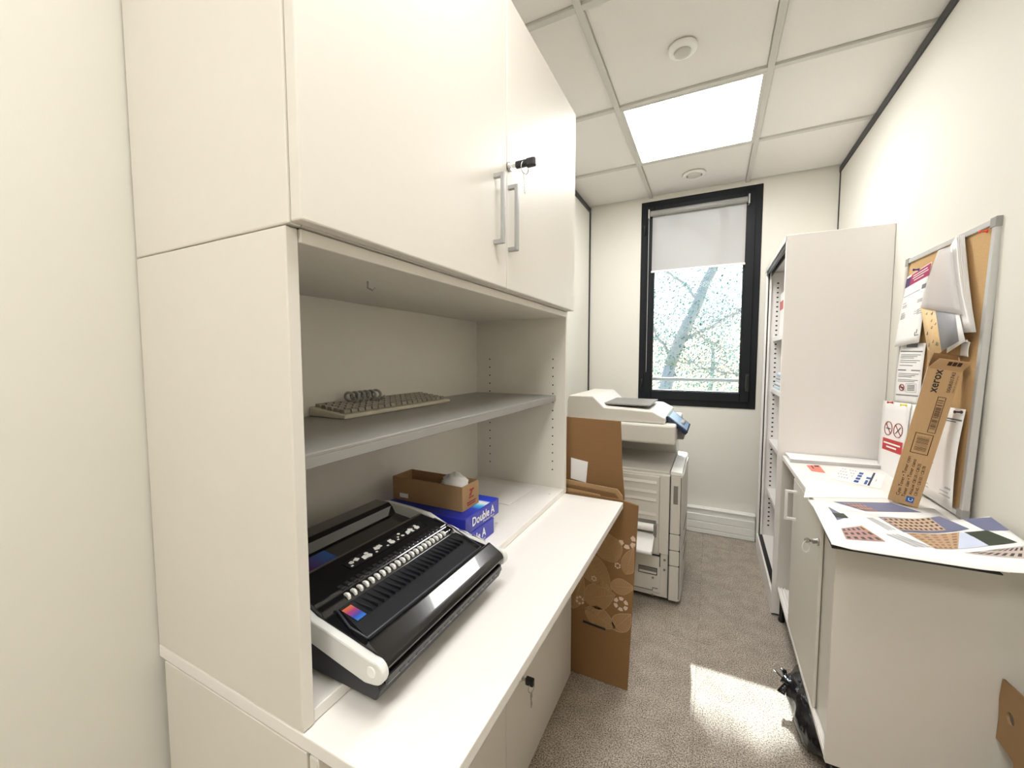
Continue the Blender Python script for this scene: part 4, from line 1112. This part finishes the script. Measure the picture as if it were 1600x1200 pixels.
def pinned(name, label, cat, pix, off, m, bulge=.0, curl=None, solid=.0004, group=None):
    c = [bp(px, py, off) for px, py in pix]       # bottom-left, bottom-right, top-right, top-left
    q = bilin(*c)
    def f(u, v):
        p = q(u, v).copy(); p.x -= bulge*math.sin(PI*v)*(.6+.4*math.sin(PI*u))
        if curl: p.x -= curl*(1-v)**2
        return p
    o = thing(name, label, cat, q(.5, .5), group)
    MB().grid(f, 6, 10).build('sheet', m, o, solid=solid)
    return o, f
def marks(f, rects, name, m, parent, off=.0011):
    mb = MB()
    for (u0, v0, u1, v1) in rects:
        mb.poly([f(u0, v0)-Vector((off, 0, 0)), f(u1, v0)-Vector((off, 0, 0)), f(u1, v1)-Vector((off, 0, 0)), f(u0, v1)-Vector((off, 0, 0))])
    return mb.build(name, m, parent)
def no_sign(f, u, v, ru, rv, parent, cross, m=None):
    mb = MB(); off = Vector((.0013, 0, 0))
    mb.tube([f(u+ru*math.cos(2*PI*i/24), v+rv*math.sin(2*PI*i/24))-off for i in range(24)], .0013, 5, closed=True)
    mb.tube([f(u-ru*.7, v+rv*.7)-off, f(u+ru*.7, v-rv*.7)-off], .0012, 5)
    mb.build('prohibition_ring', m or M['red_ink'], parent)
    mk = MB()
    if cross: mk.tube([f(u-ru*.5, v-rv*.5)-off, f(u+ru*.5, v+rv*.5)-off], .0012, 5)
    else: mk.tube([f(u-ru*.5, v-.0)-off, f(u+ru*.55, v)-off], .0018, 5)
    mk.build('pictogram', M['ink'], parent)

o, f = pinned('notice_sheet', 'white notice with fine print lines and no smoking mark, low on board', 'paper', ((1397, 632), (1437, 636), (1447, 536), (1408, 536)), .004, M['paper'], .004)
marks(f, [(.28, .93, .72, .99)] + [(.06, y_, .94, y_+.018) for y_ in (.86, .56, .16)], 'heading_bars', M['ink_gray'], o)
marks(f, [(.1, y_, .9-.12*(i % 3), y_+.010) for i, y_ in enumerate((.81, .785, .76, .72, .69, .64, .51, .485, .46, .41, .385))], 'text_lines', M['ink_gray'], o)
no_sign(f, .30, .29, .10, .05, o, False)
marks(f, [(.46, .22, .86, .225), (.46, .355, .86, .36), (.46, .22, .468, .36), (.852, .22, .86, .36)] + [(.52, .25+i*.025, .8, .262+i*.025) for i in range(4)], 'boxed_text', M['ink_gray'], o)

o, f = pinned('notice_sheet', 'white notice with magenta heading pinned top left on cork board', 'paper', ((1403, 542), (1442, 535), (1456, 409), (1418, 433)), .007, M['paper'], .006, .010)
marks(f, [(.0, .84, .22, .97)], 'purple_block', M['purple'], o); marks(f, [(.22, .84, 1, .99)], 'magenta_block', M['magenta'], o)
marks(f, [(.32, .945, .9, .957), (.32, .912, .95, .924), (.4, .875, .8, .887)], 'heading_text', M['paper'], o, .0018)
marks(f, [(.05, .70, .75, .708), (.08, .60, .25, .608), (.08, .57, .9, .576), (.08, .555, .9, .561), (.08, .54, .9, .546), (.08, .46, .25, .468)] + [(.08, .44-.014*i, .95-.1*(i % 2), .446-.014*i) for i in range(5)], 'text_lines', M['ink_gray'], o)
marks(f, [(.80, .70, .95, .755)], 'dark_stamp', M['ink_gray'], o)
marks(f, [(.80, .10, .95, .108), (.80, .10, .82, .15), (.86, .13, .88, .18)], 'small_symbol', M['ink'], o)

o, f = pinned('notice_sheet', 'white sheet with two prohibition signs over a red band', 'paper', ((1370, 742), (1408, 762), (1424, 631), (1380, 626)), .012, M['paper'], .004)
no_sign(f, .36, .66, .15, .085, o, False); no_sign(f, .72, .66, .15, .085, o, True)
marks(f, [(.18, .38, .92, .53)], 'red_band', M['red'], o)
marks(f, [(.24, .465, .86, .485), (.36, .42, .74, .44)], 'band_text', M['paper'], o, .0018)

o, f = pinned('notice_sheet', 'narrow strip of paper with grey marks right of two sign sheet', 'paper', ((1409, 735), (1428, 735), (1446, 632), (1422, 632)), .009, M['paper'], .002)
marks(f, [(.55, .90-.03*i, .95-.1*(i % 3), .908-.03*i) for i in range(22)], 'text_lines', M['ink_gray'], o)
marks(f, [(.75, .94, .98, .99), (.7, .74, .9, .79), (.1, .02, .5, .18)], 'dark_marks', M['navy_ink'], o)

o, f = pinned('notice_sheet', 'long white page curling at lower right of the cork board', 'paper', ((1438, 768), (1492, 797), (1509, 640), (1455, 632)), .006, M['paper'], .012, .006)
marks(f, [(.35, .88, .98, .895), (.5, .86, .85, .87)], 'heading_text', M['ink_gray'], o)
marks(f, [(.40, .74-.05*i, .48, .748-.05*i) for i in range(8)], 'list_dots', M['tan_print'], o)
marks(f, [(.05, .18, .95, .20), (.1, .14, .9, .15), (.05, .10, .95, .112)], 'text_lines', M['ink_lgray'], o)

o, f = pinned('paper_wad', 'thick sheaf of hanging papers pinned at the board top', 'paper', ((1500, 520), (1526, 519), (1507, 367), (1478, 392)), .006, M['paper'], .003, .003)
for k in range(5):
    q = bilin(*[bp(px, py, .0085+.0022*k) for px, py in ((1500+2*k, 520), (1526-1.2*k, 519), (1507-2.5*k, 367), (1479+k, 391))])
    MB().grid(lambda u, v, q=q, k=k: q(u, v) - Vector(((.004+.0012*k)*math.sin(PI*v*.8+.3), 0, 0)), 4, 8).build('sheet', M['paper'], o, solid=.0004)

o, f = pinned('document_sleeve', 'frosted plastic sleeve with grey photo hanging across cork board', 'sleeve', ((1439, 481), (1503, 492), (1488, 384), (1466, 391)), .030, M['sleeve'], .006, solid=.0006)
c = [bp(*p, .0275) for p in ((1471, 549), (1498, 533), (1491, 487), (1461, 481))]
o2 = MB().grid(bilin(*c), 2, 2).build('grey_photo', M['photo_gray'], o, solid=.0004)
c = [bp(*p, .027) for p in ((1452, 566), (1471, 549), (1461, 481), (1438, 477))]
pp = bilin(*c)
o3 = MB().grid(pp, 2, 2).build('tan_print', M['photo_tan'], o, solid=.0004)
vm = MB(); rn = random.Random(5)
for i in range(12):
    u, v = rn.uniform(.1, .85), rn.uniform(.08, .92)
    vm.tube([pp(u, v)-Vector((.001, 0, 0)), pp(u+.07, v-.02)-Vector((.001, 0, 0)), pp(u+.14, v+.03)-Vector((.001, 0, 0))], .0007, 4)
vm.build('tick_marks', M['ink_gray'], o3)
c = [bp(*p, .0265) for p in ((1479, 552), (1508, 533), (1498, 487), (1485, 485))]
MB().grid(bilin(*c), 2, 2).build('white_insert', M['paper'], o, solid=.0004)
o, f = pinned('paper_tag', 'small white folded label under the plastic sleeve, right side', 'label', ((1500, 556), (1513, 558), (1516, 535), (1505, 530)), .006, M['paper'], .003)

def pin(px, py, m, off, label):
    p = bp(px, py, off)
    o = thing('push_pin', label, 'pin', p)
    MB().lathe([(.0045, 0), (.0045, -.002), (.0026, -.004), (.0022, -.011), (.0042, -.014), (.0042, -.016), (.001, -.017)], p, axis='x', n=12).build('head', M[m], o)
    MB().tube([p, p+Vector((off+.004, 0, 0))], .0006, 5).build('needle', M['chrome'], o)
pin(1436, 421, 'pin_purple', .012, 'purple push pin over the magenta heading')
pin(1543, 361, 'pin_orange', .002, 'orange red push pin in the top right board corner')
pin(1395, 629, 'pin_red', .014, 'red push pin above the two prohibition signs')
pin(1416, 633, 'pin_yellow', .014, 'yellow push pin right of the two sign sheet')
pin(1503, 644, 'pin_dark', .010, 'dark red push pin on the long curling page')
pin(1511, 533, 'pin_orange', .008, 'pale push pin by the small folded label'); 
bpy.data.objects['push_pin.005'].children[0].data.materials[0] = M['white_plastic']

# ------------------------------------------------------------------ toner carton, leaning against the board
ang = math.radians(9.5)
t = thing('toner_carton', 'tall brown toner carton with open flaps leaning against cork board', 'box', (.561, 1.590, CZ+.0006), rot=(0, ang, math.radians(-18)))
W, D, L = .067, .042, .412        # local: x from -W to 0, y from -D/2.., z up
th = .0022
yF, yB = -.006, .036
MB().box(-W, 0, yF, yF+th, 0, L).box(-W, 0, yB-th, yB, 0, L).box(-W, -W+th, yF+th, yB-th, 0, L).box(-th, 0, yF+th, yB-th, 0, L).box(-W+th, -th, yF+th, yB-th, 0, th).build('body', M['card_light'], t, local=True)
# flaps: front one folded out towards the viewer, left one upright, back one upright
def flap(pts, m, name='flap', parent=None):
    return MB().poly(pts).build(name, m, parent or t, local=True, solid=.002)
fr = flap([(-W, yF, L), (0, yF, L), (.012, yF-.020, L+.028), (-W+.016, yF-.020, L+.030)], M['card_light'])
lf_ = flap([(-W, yB, L), (-W, yF, L), (-W-.010, yF+.01, L+.05), (-W-.012, yB-.004, L+.055)], M['card_light'])
bk = flap([(0, yB, L), (-W, yB, L), (-W+.004, yB+.004, L+.045), (-.004, yB+.004, L+.045)], M['card'])
rt = flap([(0, yF, L), (0, yB, L), (-.012, yB-.01, L+.040), (-.012, yF+.012, L+.040)], M['card_light'])
MB().box(-W+.004, -.004, yF+.004, yB-.004, L-.09, L-.03).build('inner_bag', M['toner_blue'], t, local=True)
fd0 = (Vector((.012, yF-.020, L+.028)) - Vector((0, yF, L)))
mk = MB()
for i, (uu, s) in enumerate(((.42, .008), (.56, .008), (.70, .008))):
    a = Vector((-W, yF, L)); x_ = Vector((W, 0, 0))
    b0 = a + x_*uu + Vector((.014*.45, -.020*.45-.0012, .029*.45+.0006))
    mk.poly([b0, b0+Vector((s, 0, 0)), b0+Vector((s+.002, -.008, .011)), b0+Vector((.002, -.008, .011))])
mk.build('colour_squares', M['ink_brown'], fr, local=True)
ff = yF - .0006
up, rgt = Vector((0, 0, 1)), Vector((1, 0, 0))
def ct(s, x, z, size, fit, m='ink_brown', rot=True, bold=0.0):
    return text('lettering', s, M[m], t, (x, ff, z), (0, 0, 1), (-1, 0, 0), size, fit=fit, local=True, bold=bold)
ct('xerox', -.036, .345, .026, .068, 'ink', bold=.015)
ct('006R01743', -.010, .350, .011, .058, 'ink')
ct('Made for colour press', -.003, .352, .005, .048, 'ink_brown')
ct('Cyan Toner \u2022 Toner cyan', -.046, .022, .0115, .125, 'ink_brown')
ct('Toner cian \u2022 Toner ciano', -.033, .022, .0115, .120, 'ink_brown')
ct('AltaLink C8130 / C8135', -.021, .034, .0095, .098, 'ink_brown')
ct('C8145 / C8155 / C8170', -.010, .034, .0095, .094, 'ink_brown')
MB().poly([(-.030, ff, .010), (-.013, ff, .010), (-.013, ff, .028), (-.030, ff, .028)]).build('blue_square', M['toner_blue'], t, local=True)
text('lettering', 'C', M['white_print'], t, (-.0158, ff-.0008, .014), (0, 0, 1), (-1, 0, 0), .014, local=True)
def frame_rect(x0, x1, z0, z1, w):
    mb = MB()
    for a in ((x0, x1, z0, z0+w), (x0, x1, z1-w, z1), (x0, x0+w, z0+w, z1-w), (x1-w, x1, z0+w, z1-w)):
        mb.poly([(a[0], ff, a[2]), (a[1], ff, a[2]), (a[1], ff, a[3]), (a[0], ff, a[3])])
    return mb
mb = frame_rect(-.052, -.014, .160, .222, .0016)
z = .170
rn = random.Random(9)
while z < .212:
    h_ = rn.choice((.0007, .0012)); mb.poly([(-.046, ff, z), (-.020, ff, z), (-.020, ff, z+h_), (-.046, ff, z+h_)]); z += h_ + rn.choice((.0016, .0026))
mb.build('barcode', M['ink_brown'], t, local=True)
mb = frame_rect(-.030, -.013, .228, .335, .0014)
z = .238
while z < .326:
    h_ = rn.choice((.0008, .0014, .0022)); mb.poly([(-.0275, ff, z), (-.016, ff, z), (-.016, ff, z+h_), (-.0275, ff, z+h_)]); z += h_ + rn.choice((.0012, .002, .004))
mb.build('barcode', M['ink_brown'], t, local=True)
MB().poly([(-W-.0006, yF+.006, .300), (-W-.0006, yB-.012, .300), (-W-.0006, yB-.012, .415), (-W-.0006, yF+.006, .415)]).build('white_label', M['paper'], t, local=True)
